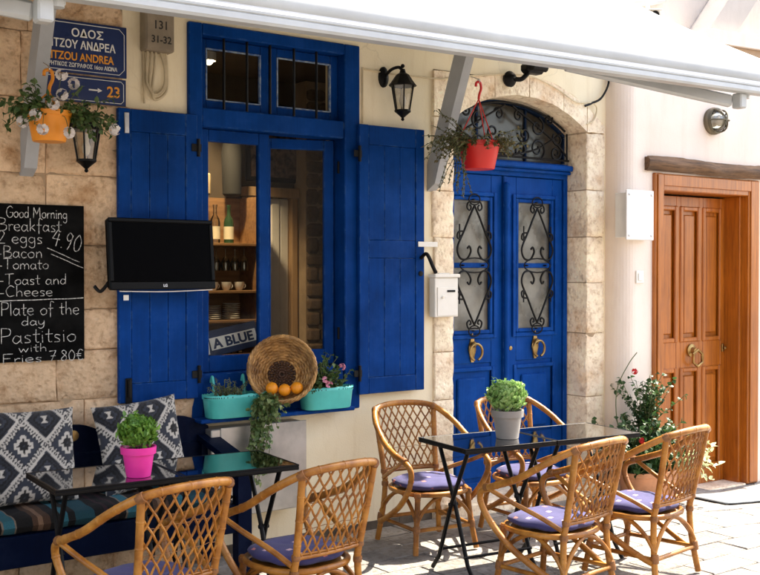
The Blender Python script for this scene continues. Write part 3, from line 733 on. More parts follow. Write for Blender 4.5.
for i in range(6):
    tag(obj('tumbler', MB().lathe([(.024, 0), (.03, .09), (.028, .09), (.022, .006)], 16, (3.60 + i * .095, 1.66, SZ[1] + .001)), 'clearglass', None, 40), 'clear tumbler on the shelf under the plates', 'tumbler', 'tumblers on the back bar')
rd = thing('radio', 'beige box radio with slatted grille on top of the back bar', 'radio', (3.66, 1.68, 2.30))
obj('case', MB().box(3.50, 3.80, 1.60, 1.80, 2.301, 2.47, .012), 'radio', rd)
for k in range(5): obj('grille_slat', MB().box(3.52, 3.76, 1.592, 1.599, 2.36 + k * .02, 2.368 + k * .02), 'china', rd)
vs2 = tag(obj('tall_jar', MB().lathe([(.05, 0), (.075, .02), (.08, .2), (.085, .35), (.06, .48), (.03, .52)], 20, (4.03, 1.70, 2.301)), 'greyfelt', None, 40), 'tall grey rounded jar standing on the back bar beside the radio', 'jar')
# club banner inside, at the foot of the closed casement
bn = thing('pennant', 'navy and white cloth banner lettered BLUE behind the closed casement', 'banner', (3.3, .4, 1.1))
Mb = Matrix.Translation((3.02, .30, 1.14)) @ Matrix.Rotation(R(-9), 4, 'Y') @ Matrix.Rotation(R(6), 4, 'Z') @ Matrix.Rotation(R(-12), 4, 'X')
obj('cloth', MB().box(0, .52, 0, .012, 0, .17, .004).xf(Mb), 'flag_b', bn)
obj('white_band', MB().box(.14, .50, -.004, -.001, .04, .12).xf(Mb), 'flag_w', bn)
me = text_mesh('A BLUE', .085, .16, -.0055, .05, bold=.003, sx=1.15); me.transform(Mb); link('lettering', me, 'flag_b', bn)
for k in range(3): obj('stripe', MB().prism([(.01 + k * .045, .02), (.03 + k * .045, .02), (.05 + k * .045, .15), (.03 + k * .045, .15)], -.004, -.001).xf(Mb), 'flag_w', bn)
# ceiling spot, lit
cl = thing('ceiling_spot', 'small lit ceiling spot above the window transom inside the cafe', 'lamp', (3.55, 1.15, 3.29))
obj('housing', MB().lathe([(.05, -.06), (.055, -.06), (.055, 0), (.02, 0)], 18, (3.55, 1.15, 3.295), cap=False), 'whitepl', cl, 40)
obj('bulb', MB().sphere((3.55, 1.15, 3.24), .035, 12, 8), 'bulb', cl, 60)
pl = bpy.data.lights.new('spot_glow', 'SPOT'); pl.energy = 40; pl.spot_size = R(82); pl.spot_blend = .6; pl.color = (1, .78, .5); pl.shadow_soft_size = .06
po = bpy.data.objects.new('spot_glow', pl); col.objects.link(po); po.parent = cl; po.location = (0, 0, -.13); po.rotation_euler = (R(30), 0, R(-8))

# ------------------------------------------------------------------ neighbouring house
nb = thing('neighbour_house', 'pale pink plastered house with a recessed varnished wooden door', 'building', (7.5, 0, -.1))
YN = -.20
nw = cells([6.60, 6.91, 8.06, 8.95], [-.4, 2.37, 3.70], lambda x, z: 6.91 < x < 8.06 and z < 2.37, YN, .32)
# rounded corner
N = 8; arc = [(6.60 - .13 * math.sin(a * math.pi / 2 / N), YN + .13 - .13 * math.cos(a * math.pi / 2 / N)) for a in range(N + 1)] + [(6.47, .05)]
for i in range(len(arc) - 1):
    (xa, ya), (xb, yb) = arc[i], arc[i + 1]
    nw.quad((xa, ya, -.4), (xb, yb, -.4), (xb, yb, 3.70), (xa, ya, 3.70))
obj('wall', nw, 'pink', nb, 30)
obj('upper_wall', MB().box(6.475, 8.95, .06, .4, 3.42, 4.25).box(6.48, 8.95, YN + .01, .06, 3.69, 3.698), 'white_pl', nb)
obj('ledge', MB().prism([(6.9, 3.50), (7.5, 3.62), (8.95, 3.66), (8.95, 3.76), (7.5, 3.74), (6.9, 3.60)], YN - .05, YN - .001), 'pink', nb)
obj('ledge_shade_band', MB().prism([(6.75, 3.37), (8.95, 3.37), (8.95, 3.655), (7.5, 3.615), (6.75, 3.475)], YN - .012, YN - .0012), 'ochre_shade', nb)  # tan strip painting the ledge's shade onto the wall below it
obj('sloping_rib', MB().prism([(7.50, 3.70), (7.86, 3.70), (8.35, 4.25), (7.99, 4.25)], YN + .02, .055), 'white_pl', nb)
obj('rear_block', MB().box(6.76, 8.95, .33, 4.5, -.3, 3.55), 'pink', nb)
fr = obj('door_frame', MB().box(6.80, 6.905, YN - .03, .03, -.14, 2.50, .008).box(8.03, 8.185, YN - .03, .03, -.145, 2.50, .008).box(6.9055, 8.0295, YN - .028, .03, 2.36, 2.498, .008)
         .box(6.905, 6.93, YN + .04, .05, -.14, 2.3595, .004).box(8.0, 8.0295, YN + .04, .05, -.14, 2.3595, .004), 'wood', nb)
obj('architrave', MB().box(6.825, 6.895, YN - .042, YN - .0305, -.13, 2.49, .004).box(8.05, 8.165, YN - .042, YN - .0305, -.13, 2.49, .004).box(6.8955, 8.0495, YN - .041, YN - .029, 2.40, 2.488, .004), 'wood', fr)
YL = .0
ld = obj('door_leaf', MB().box(6.931, 8.0, YL + .02, YL + .07, -.135, 2.345), 'wood', nb)
stiles = [(6.931, 7.10), (7.345, 7.40), (7.645, 7.70), (7.945, 8.0)]
lf = MB()
for a, b_ in stiles: lf.box(a, b_, YL - .005, YL + .019, -.135, 2.345, .004)
for k in range(3):
    a, b_ = stiles[k][1] + .0005, stiles[k + 1][0] - .0005
    for (c, e) in ((-.135, .01), (.875, 1.115), (2.25, 2.345)): lf.box(a, b_, YL - .004, YL + .019, c, e, .003)
obj('stiles_and_rails', lf, 'wood', ld)
for k in range(3):
    a, b_ = stiles[k][1], stiles[k + 1][0]
    for (c, e) in ((.01, .875), (1.115, 2.25)):
        q = MB().box(a - .012, a + .028, YL - .018, YL + .012, c - .012, e + .012, .008).box(b_ - .028, b_ + .012, YL - .018, YL + .012, c - .012, e + .012, .008).box(a + .0285, b_ - .0285, YL - .016, YL + .012, e - .028, e + .011, .008).box(a + .0285, b_ - .0285, YL - .016, YL + .012, c - .011, c + .028, .008)
        obj('moulding', q, 'wood', ld)
        obj('panel', MB().box(a + .055, b_ - .055, YL + .0, YL + .0195, c + .06, e - .06, .012), 'wood', ld)
kx = 7.54
kb = MB().lathe([(.055, 0), (.055, .012), (.03, .02), (.02, .05)], 20).xf(Matrix.Translation((kx, YL - .006, 1.03)) @ Matrix.Rotation(R(90), 4, 'X'))
kb.tube([(kx + .03 + .07 * math.cos(a * math.pi / 3 + .5), YL - .055, .965 + .07 * math.sin(a * math.pi / 3 + .5)) for a in range(6)], .013, 8, True)
obj('knocker', kb, 'brass', ld, 40)
obj('lock', MB().box(7.955, 7.985, YL - .02, YL - .006, 1.0, 1.07, .004).sphere((7.97, YL - .035, 1.035), .014), 'brass', ld)
obj('threshold', MB().box(6.906, 8.029, YN - .02, .06, -.3, -.137, .006), 'stone2', nb)
bm_ = MB().box(6.70, 8.60, YN - .06, YN - .001, 2.515, 2.625, .02)
st0 = bm_.v[:]; bb = MB()
for i in range(14):
    pass
bb.grid(lambda u, v: (6.70 + 1.95 * u, YN - .03 - .035 * math.sin(math.pi * v) + .006 * math.sin(u * 23 + v * 4) + U(-.004, .004), 2.512 + .115 * v + .008 * math.sin(u * 9) + U(-.003, .003)), 40, 6)
bb.quad(*[bb.v[41 * j] for j in range(7)]); bb.quad(*[bb.v[41 * j + 40] for j in range(7)])
bb.box(6.705, 8.64, YN - .028, YN - .001, 2.516, 2.622)
obj('lintel_beam', bb, 'beam', nb, 50)

# ------------------------------------------------------------------ unseen houses across the lane, added and sized to hold back sky light
def sky_block_house(label, x0, x1, wins, floors, top):
    oh = thing('sky_block_house', label, 'building', ((x0 + x1) / 2, -9, GZ), 'unseen houses added to block sky light')
    xsb = [x0] + [q for w_ in wins for q in w_] + [x1]; zsb = [-.1] + [q for f in floors for q in (f, f + 1.35)] + [top]
    obj('wall', cells(xsb, zsb, lambda x, z: any(a < x < b_ for a, b_ in wins) and any(f < z < f + 1.35 for f in floors), -9.4, -9.0), 'pink', oh)
    obj('rear_block', MB().box(x0, x1, -14, -9.45, -.1, top), 'pink', oh)
    for a, b_ in wins:
        for z0 in floors:
            w_ = obj('window', sash(a + .01, b_ - .01, z0 + .01, z0 + 1.34, .09, -9.3, -9.2), 'blue', oh)
            obj('glass_pane', MB().box(a + .08, b_ - .08, -9.26, -9.25, z0 + .08, z0 + 1.28), 'fanglass', w_)
sky_block_house('unseen tall plastered house across the lane, added to cut sky light on the cafe', -9.0, 3.4, [(-7.2, -6.1), (-4.4, -3.3), (-1.6, -.5), (1.2, 2.3)], [1.0, 3.9, 6.8], 10.2)
sky_block_house('unseen low plastered house across the lane, added and kept low to admit sky light', 3.45, 10.0, [(4.6, 5.7), (7.4, 8.5)], [1.0], 4.2)
# ------------------------------------------------------------------ awning
aw = thing('awning', 'off white canvas awning with folding arms above the cafe front', 'awning', (3, 0, 2.75))
AX0, AX1, AY = -1.6, 5.96, -1.9
zb = lambda x: 2.745 + (x - 1.5) * .0130
slope = .575
def canvas(u, v):
    x = AX0 + (AX1 - AX0) * u; z0 = zb(x)
    # v 0 front foot .. 1 wall
    prof = [(AY - .012, .065), (AY - .012, .12), (AY + .0, .165), (AY + .05, .205), (AY + .12, .25)]
    n = 20; i = v * n
    if i < 4.001:
        k = int(min(3, math.floor(i))); f = i - k; y = prof[k][0] * (1 - f) + prof[k + 1][0] * f; z = prof[k][1] * (1 - f) + prof[k + 1][1] * f
    else:
        f = (i - 4) / (n - 4); y = (AY + .12) * (1 - f) - .10 * f; z = .25 + slope * (y - AY - .12) - .035 * math.sin(math.pi * f) + .004 * math.sin(u * 60) * math.sin(math.pi * f)
    return (x, y, z0 + z)
cv = MB().grid(canvas, 60, 20)
o = obj('canvas', cv, 'fabric', aw, 60, recalc=False)
sm = o.modifiers.new('thickness', 'SOLIDIFY'); sm.thickness = .004; sm.offset = 0
for sx_ in (.14, .30, .46, .62, .78, .93):
    sv = MB(); sv.grid(lambda u, v: tuple(Vector(canvas(sx_ + (u - .5) * .0022, .2 + .8 * v)) + Vector((0, -.002, .0035))), 2, 20); obj('seam', sv, 'fabric', aw, 60, recalc=False)
fb = MB(); n_ = 14
for i in range(n_):
    pass
prof = [(-.016, .0), (.05, .0), (.06, .03), (.05, .075), (-.014, .075), (-.022, .055), (-.022, .045), (-.016, .04), (-.022, .035), (-.024, .012)]
k = len(prof)
for x in (AX0, AX1):
    for (y, z) in prof: fb.v.append((x, AY + y, zb(x) + z))
fb.f += [tuple(range(k)), tuple(range(k, 2 * k))[::-1]] + [(i, (i + 1) % k, k + (i + 1) % k, k + i) for i in range(k)]
obj('front_bar', fb, 'alu', aw)
obj('end_cap', MB().box(AX1 + .001, AX1 + .014, AY - .03, AY + .07, zb(AX1) - .004, zb(AX1) + .085, .004), 'alu', aw)
obj('roller_case', MB().box(AX0, AX1 + .02, -.16, -.012, 3.90, 4.06, .02), 'alu', aw)
def arm(xj):
    zj = zb(xj)
    a = obj('folding_arm', MB().box(-1.15, 0, -.022, .022, -.075, .0, .012).xf(Matrix.Translation((xj, AY + .10, zj - .004)) @ Matrix.Rotation(R(-18), 4, 'Z') @ Matrix.Rotation(R(8), 4, 'Y')), 'alu', aw)
    obj('arm_joint', MB().box(-.012, .05, -.035, .035, -.085, .006, .008).tube([(.07, 0, -.02), (.07, 0, .03)], .03, 12).box(.05, .10, -.02, .05, -.012, .02, .004).xf(Matrix.Translation((xj, AY + .06, zj - .003))), 'alu', a)
    obj('arm_cable', MB().box(-1.0, -.92, -.024, -.0225, -.05, -.03).box(-1.0, -.92, -.024, -.0225, -.025, -.015).xf(Matrix.Translation((xj, AY + .10, zj - .004)) @ Matrix.Rotation(R(-18), 4, 'Z') @ Matrix.Rotation(R(8), 4, 'Y')), 'greyboard', a)
arm(5.62); arm(1.33)
def bracket(x, zl):
    b = MB()
    prof = [(-.002, zl - .02), (-.09, zl + .03), (-.135, zl + .16), (-.62, zl + 1.34), (-.50, zl + 1.40), (-.03, zl + .22), (-.002, zl + .16)]
    n = len(prof)
    for xx in (x - .035, x + .035):
        for (y, z) in prof: b.v.append((xx, y, z))
    b.f += [tuple(range(n)), tuple(range(n, 2 * n))[::-1]] + [(i, (i + 1) % n, n + (i + 1) % n, n + i) for i in range(n)]
    o = obj('wall_bracket', b, 'greyboard', aw)
bracket(4.69, 2.29); bracket(1.86, 2.24)

# ------------------------------------------------------------------ wall fittings
sg = thing('street_sign', 'navy enamel street name plates with white and orange Greek lettering', 'sign', (2.2, -.03, 2.65))
obj('plate', MB().box(1.93, 2.425, -.052, -.042, 2.815, 3.105, .002), 'signblue', sg)
obj('plate', MB().box(1.93, 2.42, -.052, -.042, 2.655, 2.805, .002), 'signblue', sg)
def outline(x0, x1, z0, z1, c, t):
    p = [(x0 + c, z0), (x1 - c, z0), (x1, z0 + c), (x1, z1 - c), (x1 - c, z1), (x0 + c, z1), (x0, z1 - c), (x0, z0 + c)]
    return MB().tube([(x, -.0525, z) for x, z in p], t, 4, True)
obj('border', outline(1.945, 2.41, 2.83, 3.09, .03, .0022), 'signwhite', sg); obj('border', outline(1.945, 2.405, 2.668, 2.792, .015, .0022), 'signwhite', sg)
ys = -.0535
for (t, s, x, z, mm, bo, sx) in (('ΟΔΟΣ', .062, 2.10, 3.018, 'signwhite', .001, 1.05), ('ΡΙΤΖΟΥ ΑΝΔΡΕΑ', .062, 1.955, 2.952, 'signwhite', .0012, .82), ('RITZOU ANDREA', .062, 1.955, 2.885, 'signorange', .0012, .80), ('ΚΡΗΤΙΚΟΣ ΖΩΓΡΑΦΟΣ 16ου ΑΙΩΝΑ', .031, 1.955, 2.848, 'signwhite', .0005, .79), ('23', .085, 2.305, 2.70, 'signorange', .0015, .95)):
    link('lettering', text_mesh(t, s, x, ys, z, bold=bo, sx=sx), mm, sg)
obj('arrow', MB().box(2.20, 2.255, -.0545, -.0525, 2.727, 2.735).prism([(2.252, 2.718), (2.278, 2.731), (2.252, 2.744)], -.0545, -.0525), 'signwhite', sg)
eb = thing('meter_box', 'weathered beige meter box numbered 131 with looped cables beneath', 'meter box', (2.6, 0, 2.98))
obj('case', MB().box(2.525, 2.705, -.09, -.001, 2.99, 3.24, .008), 'boxbeige', eb)
obj('cover', MB().box(2.532, 2.698, -.097, -.0905, 3.0, 3.235, .003), 'boxbeige', eb)
for t, x, z, s in (('131', 2.568, 3.115, .068), ('31-32', 2.555, 3.035, .058)): link('lettering', text_mesh(t, s, x, -.098, z, bold=.0008, sx=.95), 'ink', eb)
for i, (dx, dr_) in enumerate(((0, 0), (.025, .012), (.05, .03))):
    pts = cr([(2.56 + dx, -.035, 2.99), (2.555 + dx, -.03, 2.90), (2.56 + dx * .6, -.03, 2.80 - dr_), (2.61, -.03, 2.745 - dr_), (2.665 + dr_ * .4, -.03, 2.80 - dr_), (2.67 + dr_ * .4, -.03, 2.90), (2.645 + dx * .6, -.03, 2.992)], 6)
    obj('cable', MB().tube(pts, .0085, 8), 'grease', eb, 50)
obj('cable', MB().tube([(2.54, -.02, 2.99), (2.545, -.02, 2.69)], .007, 8), 'grease', eb, 50)

def lantern(x, z, label, glow=False):
    t = thing('wall_lantern', label, 'lantern', (x, 0, z), 'black lanterns on the cafe wall')
    y = -.17
    obj('wall_plate', MB().lathe([(.05, 0), (.05, .012), (.03, .03), (.01, .034)], 20, (0, 0, 0), .8, 1.4).xf(Matrix.Translation((x - .04, -.001, z + .29)) @ Matrix.Rotation(R(90), 4, 'X')), 'black', t, 40)
    obj('arm', MB().tube(cr([(x - .04, -.02, z + .29), (x - .03, -.08, z + .33), (x - .01, -.14, z + .34), (x, y, z + .31)]), .011, 8).sphere((x, y, z + .345), .014), 'black', t, 40)
    r0, r1 = .05, .078; n = 6
    obj('roof', MB().lathe([(.015, .325), (.022, .30), (.045, .285), (.075, .24), (.095, .215), (.09, .21), (.02, .215)], n * 2, (x, y, z)), 'black', t, 20)
    cg = MB()
    for k in range(n):
        a = 2 * math.pi * k / n; c, s = math.cos(a), math.sin(a)
        cg.tube([(x + r0 * c, y + r0 * s, z + .05), (x + r1 * c, y + r1 * s, z + .212)], .0055, 5)
    cg.lathe([(.004, -.02), (.012, -.012), (.008, 0), (.03, .02), (.055, .04), (.055, .052), (.01, .054)], n * 2, (x, y, z))
    obj('cage', cg, 'black', t, 20)
    obj('glass_pane', MB().lathe([(r0 * .93, .055), (r1 * .93, .21)], n, (x, y, z), cap=False), 'lampglass', t)
    obj('lamp_bulb', MB().lathe([(.006, .07), (.02, .09), (.024, .12), (.014, .15), (.014, .19)], 12, (x, y, z)), 'china', t, 40)
lantern(2.14, 2.275, 'black wall lantern half hidden under the orange hanging pot')
lantern(4.315, 2.735, 'black wall lantern on cream plaster above the shutter beside the window')
# floodlight over the door
fd = thing('floodlight', 'small black motion floodlight above the arched door', 'floodlight', (5.5, -.03, 3.1))
obj('base', MB().lathe([(.055, 0), (.06, .02), (.04, .05), (.02, .06)], 18).xf(Matrix.Translation((5.40, -.025, 3.125)) @ Matrix.Rotation(R(90), 4, 'X')), 'black', fd, 40)
obj('arm', MB().tube(cr([(5.40, -.07, 3.125), (5.45, -.11, 3.12), (5.50, -.13, 3.17)]), .018, 8), 'black', fd, 40)
obj('head', MB().box(5.44, 5.62, -.20, -.09, 3.16, 3.24, .025).tube([(5.46, -.21, 3.2), (5.60, -.21, 3.2)], .03, 10), 'black', fd)
wc = tag(obj('lamp_cable', MB().tube(cr([(4.10, -.012, 2.70), (4.10, -.012, 3.04), (4.12, -.012, 3.06), (4.3, -.012, 3.055), (4.75, -.03, 3.06), (4.9, -.035, 3.09), (5.4, -.035, 3.16), (5.65, -.035, 3.165), (5.9, -.035, 3.10), (6.1, -.035, 3.02), (6.25, -.035, 3.03), (6.33, -.035, 3.0), (6.30, -.035, 2.90), (6.22, -.035, 2.86)], 5), .006, 6), 'whitecable', None, 50), 'thin cream cable clipped along the wall from the lantern over the arch', 'cable')
bc = tag(obj('black_cable', MB().tube(cr([(6.43, -.06, 3.32), (6.45, -.05, 3.2), (6.38, -.04, 3.08), (6.28, -.035, 3.03), (6.2, -.035, 3.0)], 5), .009, 6), 'black', None, 50), 'thick black cable hanging at the house corner above the door surround', 'cable')
# mailbox
mbx = thing('mailbox', 'white metal mailbox on the stone door jamb', 'mailbox', (4.76, -.02, 1.39))
obj('body', MB().box(4.655, 4.865, -.092, -.026, 1.392, 1.665, .004), 'whitepl', mbx)
obj('door_panel', MB().box(4.675, 4.855, -.098, -.0925, 1.40, 1.60, .002), 'whitepl', mbx)
obj('lid', MB().box(4.645, 4.875, -.108, -.026, 1.666, 1.692, .006).box(4.70, 4.80, -.08, -.05, 1.6925, 1.70, .003), 'whitepl', mbx)
obj('name_slot', MB().box(4.76, 4.83, -.102, -.0985, 1.565, 1.58), 'black', mbx)
obj('lock', MB().tube([(4.72, -.098, 1.53), (4.72, -.108, 1.53)], .009, 10), 'chrome', mbx)
# white cover panel, switch, bulkhead lamp on the neighbour
cp = thing('cover_panel', 'white screwed cover panel beside the wooden door', 'panel', (6.55, YN, 1.95))
obj('plate', MB().box(6.41, 6.73, YN - .075, YN - .062, 1.955, 2.345, .003), 'marble', cp)
obj('case', MB().box(6.43, 6.71, YN - .0615, YN + .06, 1.975, 2.325, .003), 'whitepl', cp)
for x in (6.44, 6.70):
    for z in (1.99, 2.31): obj('screw', MB().lathe([(.009, 0), (.009, .004), (.004, .006)], 10).xf(Matrix.Translation((x, YN - .0755, z)) @ Matrix.Rotation(R(90), 4, 'X')), 'silver', cp)
sw = thing('light_switch', 'small white switch under the cover panel', 'switch', (6.64, YN, 1.6))
obj('plate', MB().box(6.60, 6.69, YN - .012, YN - .0005, 1.615, 1.715, .003), 'whitepl', sw); obj('rocker', MB().box(6.62, 6.67, YN - .018, YN - .0125, 1.635, 1.695, .003), 'whitepl', sw)
bl = thing('bulkhead_lamp', 'round caged bulkhead lamp on the wall above the wooden door', 'lamp', (7.55, YN, 2.95))
Mx = Matrix.Translation((7.55, YN, 2.97)) @ Matrix.Rotation(R(90), 4, 'X')
obj('base', MB().lathe([(.11, 0), (.115, .03), (.10, .05), (.095, .05)], 24).xf(Mx), mat('bronze', (.16, .13, .085), .5, .5), bl, 40)
obj('glass_dome', MB().lathe([(.092, .051), (.088, .09), (.06, .125), (.01, .14)], 24).xf(Mx), 'lampglass', bl, 60)
obj('bulb', MB().sphere((0, 0, .08), (.04, .05, .045)).xf(Mx), 'china', bl, 60)
cg = MB()
for a in (0, 1.047, 2.094): cg.tube([(.104 * math.cos(a) * math.cos(t * .19635), .104 * math.sin(a) * math.cos(t * .19635), .05 + .10 * math.sin(t * .19635)) for t in range(17)], .007, 6)
cg.tube([(.10 * math.cos(t * .2618), .10 * math.sin(t * .2618), .056) for t in range(24)], .01, 6, True)
obj('cage', cg.xf(Mx), mat('bronze cage', (.14, .12, .08), .5, .5), bl, 40)
cc = thing('security_camera', 'white bullet camera under a grey conduit above the awning', 'camera', (6.72, YN, 3.7))
Mc = Matrix.Translation((6.60, -.36, 3.70)) @ Matrix.Rotation(R(-122), 4, 'Z') @ Matrix.Rotation(R(12), 4, 'Y')
obj('housing', MB().tube([(-.15, 0, 0), (.07, 0, 0)], .042, 16).xf(Mc), 'whitepl', cc, 40)
obj('hood', MB().box(-.15, .10, -.046, .046, .034, .046, .006).xf(Mc), 'whitepl', cc)
obj('lens', MB().tube([(.0705, 0, 0), (.074, 0, 0)], .032, 16).xf(Mc), 'black', cc)
obj('mount', MB().tube([(6.68, -.26, 3.74), (6.72, -.2, 3.85), (6.74, .05, 3.90)], .018, 8), 'whitepl', cc)
cd = tag(obj('conduit_bundle', MB().tube(cr([(6.2, .04, 4.0), (6.5, -.05, 3.84), (6.9, -.03, 3.90), (7.2, .02, 3.98)]), .022, 8).tube(cr([(6.2, .02, 3.95), (6.5, -.09, 3.80), (6.8, -.06, 3.87), (7.1, .02, 4.02)]), .016, 8).tube(cr([(6.55, -.10, 3.86), (6.50, -.13, 3.78), (6.46, -.12, 3.66)]), .012, 8), 'greyboard', None, 50), 'grey conduits and cables bundled under the upper wall above the awning', 'cables')
gp = thing('metal_cabinet', 'galvanised metal cabinet under the window sill', 'cabinet', (3.25, 0, .25))
obj('case', MB().box(2.90, 3.55, -.16, -.008, .24, .77, .006), 'galv', gp)
obj('cover', MB().box(2.96, 3.56, -.168, -.1605, .235, .777, .003), 'galv', gp)
obj('pipe', MB().tube([(3.0, -.06, .235), (3.0, -.06, -.03)], .012, 8).tube([(3.12, -.06, .235), (3.12, -.06, -.03)], .012, 8), 'silver', gp, 50)

# ------------------------------------------------------------------ chalkboard
cb = thing('chalkboard', 'black chalkboard menu with handwritten white prices on the stone wall', 'chalkboard', (1.8, -.04, 1.22))
YB = -.05
obj('board', MB().box(1.40, 2.17, YB, YB + .016, 1.222, 2.078, .002), 'board', cb)
GL = {
 'G': (.8, [[(.72, .85), (.45, 1), (.12, .75), (.08, .3), (.35, 0), (.7, .15), (.72, .45)], [(.42, .45), (.78, .45)]]),
 'o': (.58, [[(.28, .5), (.06, .3), (.2, .02), (.46, .1), (.48, .4), (.28, .5)]]),
 'd': (.58, [[(.44, .42), (.2, .5), (.05, .2), (.25, 0), (.44, .2)], [(.46, 1), (.46, .02)]]),
 'M': (.95, [[(.08, 0), (.12, .95)], [(.12, .95), (.42, .35)], [(.42, .35), (.75, .95)], [(.75, .95), (.82, 0)]]),
 'r': (.42, [[(.1, .5), (.12, 0)], [(.12, .3), (.25, .48), (.4, .45)]]),
 'n': (.58, [[(.1, .5), (.1, 0)], [(.1, .3), (.3, .5), (.44, .35), (.46, 0)]]),
 'i': (.24, [[(.1, .5), (.12, 0)], [(.1, .7), (.11, .74)]]),
 'g': (.58, [[(.44, .42), (.2, .5), (.05, .25), (.25, .05), (.44, .2)], [(.45, .5), (.46, -.2), (.25, -.35), (.08, -.22)]]),
 'B': (.7, [[(.1, 0), (.1, 1)], [(.1, 1), (.5, .92), (.48, .62), (.12, .52)], [(.12, .52), (.6, .42), (.55, .08), (.1, 0)]]),
 'e': (.54, [[(.06, .26), (.44, .3), (.36, .5), (.12, .45), (.06, .2), (.25, 0), (.46, .08)]]),
 'a': (.58, [[(.44, .4), (.2, .5), (.05, .2), (.22, 0), (.44, .2)], [(.45, .5), (.46, .1), (.54, 0)]]),
 'k': (.54, [[(.1, 1), (.1, 0)], [(.42, .5), (.12, .22)], [(.2, .28), (.46, 0)]]),
 'f': (.45, [[(.45, .92), (.28, 1), (.2, .8), (.2, -.2)], [(.05, .48), (.4, .48)]]),
 's': (.46, [[(.38, .45), (.18, .5), (.1, .36), (.32, .2), (.34, .04), (.08, .02)]]),
 't': (.42, [[(.2, .85), (.2, .08), (.36, .02)], [(.03, .52), (.4, .54)]]),
 '2': (.6, [[(.1, .75), (.3, 1), (.5, .75), (.1, 0)], [(.1, 0), (.55, 0)]]),
 'c': (.48, [[(.42, .42), (.2, .5), (.06, .25), (.2, 0), (.44, .08)]]),
 'T': (.75, [[(.05, .95), (.72, 1)], [(.38, .97), (.36, 0)]]),
 'm': (.85, [[(.08, .5), (.08, 0)], [(.08, .3), (.26, .5), (.4, .35), (.4, 0)], [(.4, .3), (.58, .5), (.72, .35), (.74, 0)]]),
 'C': (.7, [[(.62, .85), (.35, 1), (.08, .55), (.25, .03), (.62, .1)]]),
 'h': (.58, [[(.1, 1), (.1, 0)], [(.1, .3), (.3, .5), (.44, .35), (.46, 0)]]),
 'P': (.62, [[(.1, 0), (.1, 1)], [(.1, 1), (.52, .92), (.5, .55), (.12, .46)]]),
 'l': (.24, [[(.1, 1), (.12, 0)]]),
 'y': (.55, [[(.06, .5), (.1, .15), (.3, .08), (.44, .3)], [(.46, .5), (.42, -.15), (.22, -.35), (.06, -.25)]]),
 'w': (.78, [[(.05, .5), (.2, 0)], [(.2, 0), (.36, .4)], [(.36, .4), (.52, 0)], [(.52, 0), (.7, .5)]]),
 'F': (.62, [[(.1, 0), (.1, 1)], [(.1, 1), (.6, 1)], [(.1, .52), (.48, .52)]]),
 '7': (.62, [[(.06, .95), (.56, 1)], [(.56, 1), (.2, 0)], [(.15, .5), (.52, .5)]]),
 '8': (.6, [[(.45, .85), (.25, 1), (.12, .8), (.42, .45), (.45, .15), (.22, 0), (.08, .2), (.4, .6), (.45, .85)]]),
 '0': (.6, [[(.28, 1), (.06, .6), (.15, .05), (.42, .1), (.5, .6), (.28, 1)]]),
 '4': (.62, [[(.3, 1), (.06, .4)], [(.06, .4), (.55, .42)], [(.42, .75), (.38, 0)]]),
 '9': (.58, [[(.44, .85), (.22, 1), (.08, .7), (.25, .5), (.44, .7)], [(.45, .9), (.36, .3), (.25, 0)]]),
 '.': (.28, [[(.1, .02), (.14, .05)]]),
 '-': (.4, [[(.05, .3), (.32, .3)]]),
 '€': (.62, [[(.55, .9), (.3, 1), (.15, .5), (.28, .02), (.55, .1)], [(.03, .6), (.42, .6)], [(.03, .4), (.4, .4)]]),
 ' ': (.38, []),
}
PXX = lambda p: 1.723 + p * .00552
PZZ = lambda p: 2.081 - (p - 204) * .00557
def chalk(b, txt, px0, px1, base, cap, rot=0, r=.0023):
    tw = sum(GL[c][0] for c in txt); sx = (px1 - px0) * .00552 / tw; h = cap * .00557; x = 0
    M = Matrix.Translation((PXX(px0), YB - .0008, PZZ(base))) @ Matrix.Rotation(rot, 4, 'Y')
    for c in txt:
        wd, sts = GL[c]; jz = U(-.02, .02) * h
        for s in sts:
            p = [M @ Vector(((x + q[0]) * sx, 0, q[1] * h + jz)) for q in s]
            p = cr(p, 5) if len(p) > 2 else p
            b.tube(p, r, 4)
        x += wd
tx = MB()
for a in (('Good Morning', 3, 64, 218, 11), ('Breakfast', -5, 58, 231, 12.5), ('2 eggs', -6, 39, 243, 12), ('-Bacon', -6, 39, 257, 11.5), ('-Tomato', -5, 45, 268, 10.5), ('-Toast and', -4, 63, 283, 10.5), ('-Cheese', -4, 49, 294.5, 10.5), ('Plate of the', -3, 76, 313, 13), ('day', 17, 41, 323, 9), ('Pastitsio', -4, 73, 340, 15), ('with', 14, 43, 348.8, 8), ('Fries', -2, 38, 359, 9), ('7.80€', 44, 80, 359, 10.5)):
    chalk(tx, *a)
chalk(tx, '4.90', 46, 78, 244, 17, R(14), .0026)
def chline(x0, y0, x1, y1, r=.0024): tx.tube([(PXX(x0 + (x1 - x0) * i / 6), YB - .0008, PZZ(y0 + (y1 - y0) * i / 6) + U(-.0015, .0015)) for i in range(7)], r, 4)
chline(43, 247, 76, 261); chline(47, 253, 80, 267); chline(-20, 299, 80, 297, .003); pass
obj('chalk_lettering', tx, 'chalk', cb)['kind'] = 'stuff'

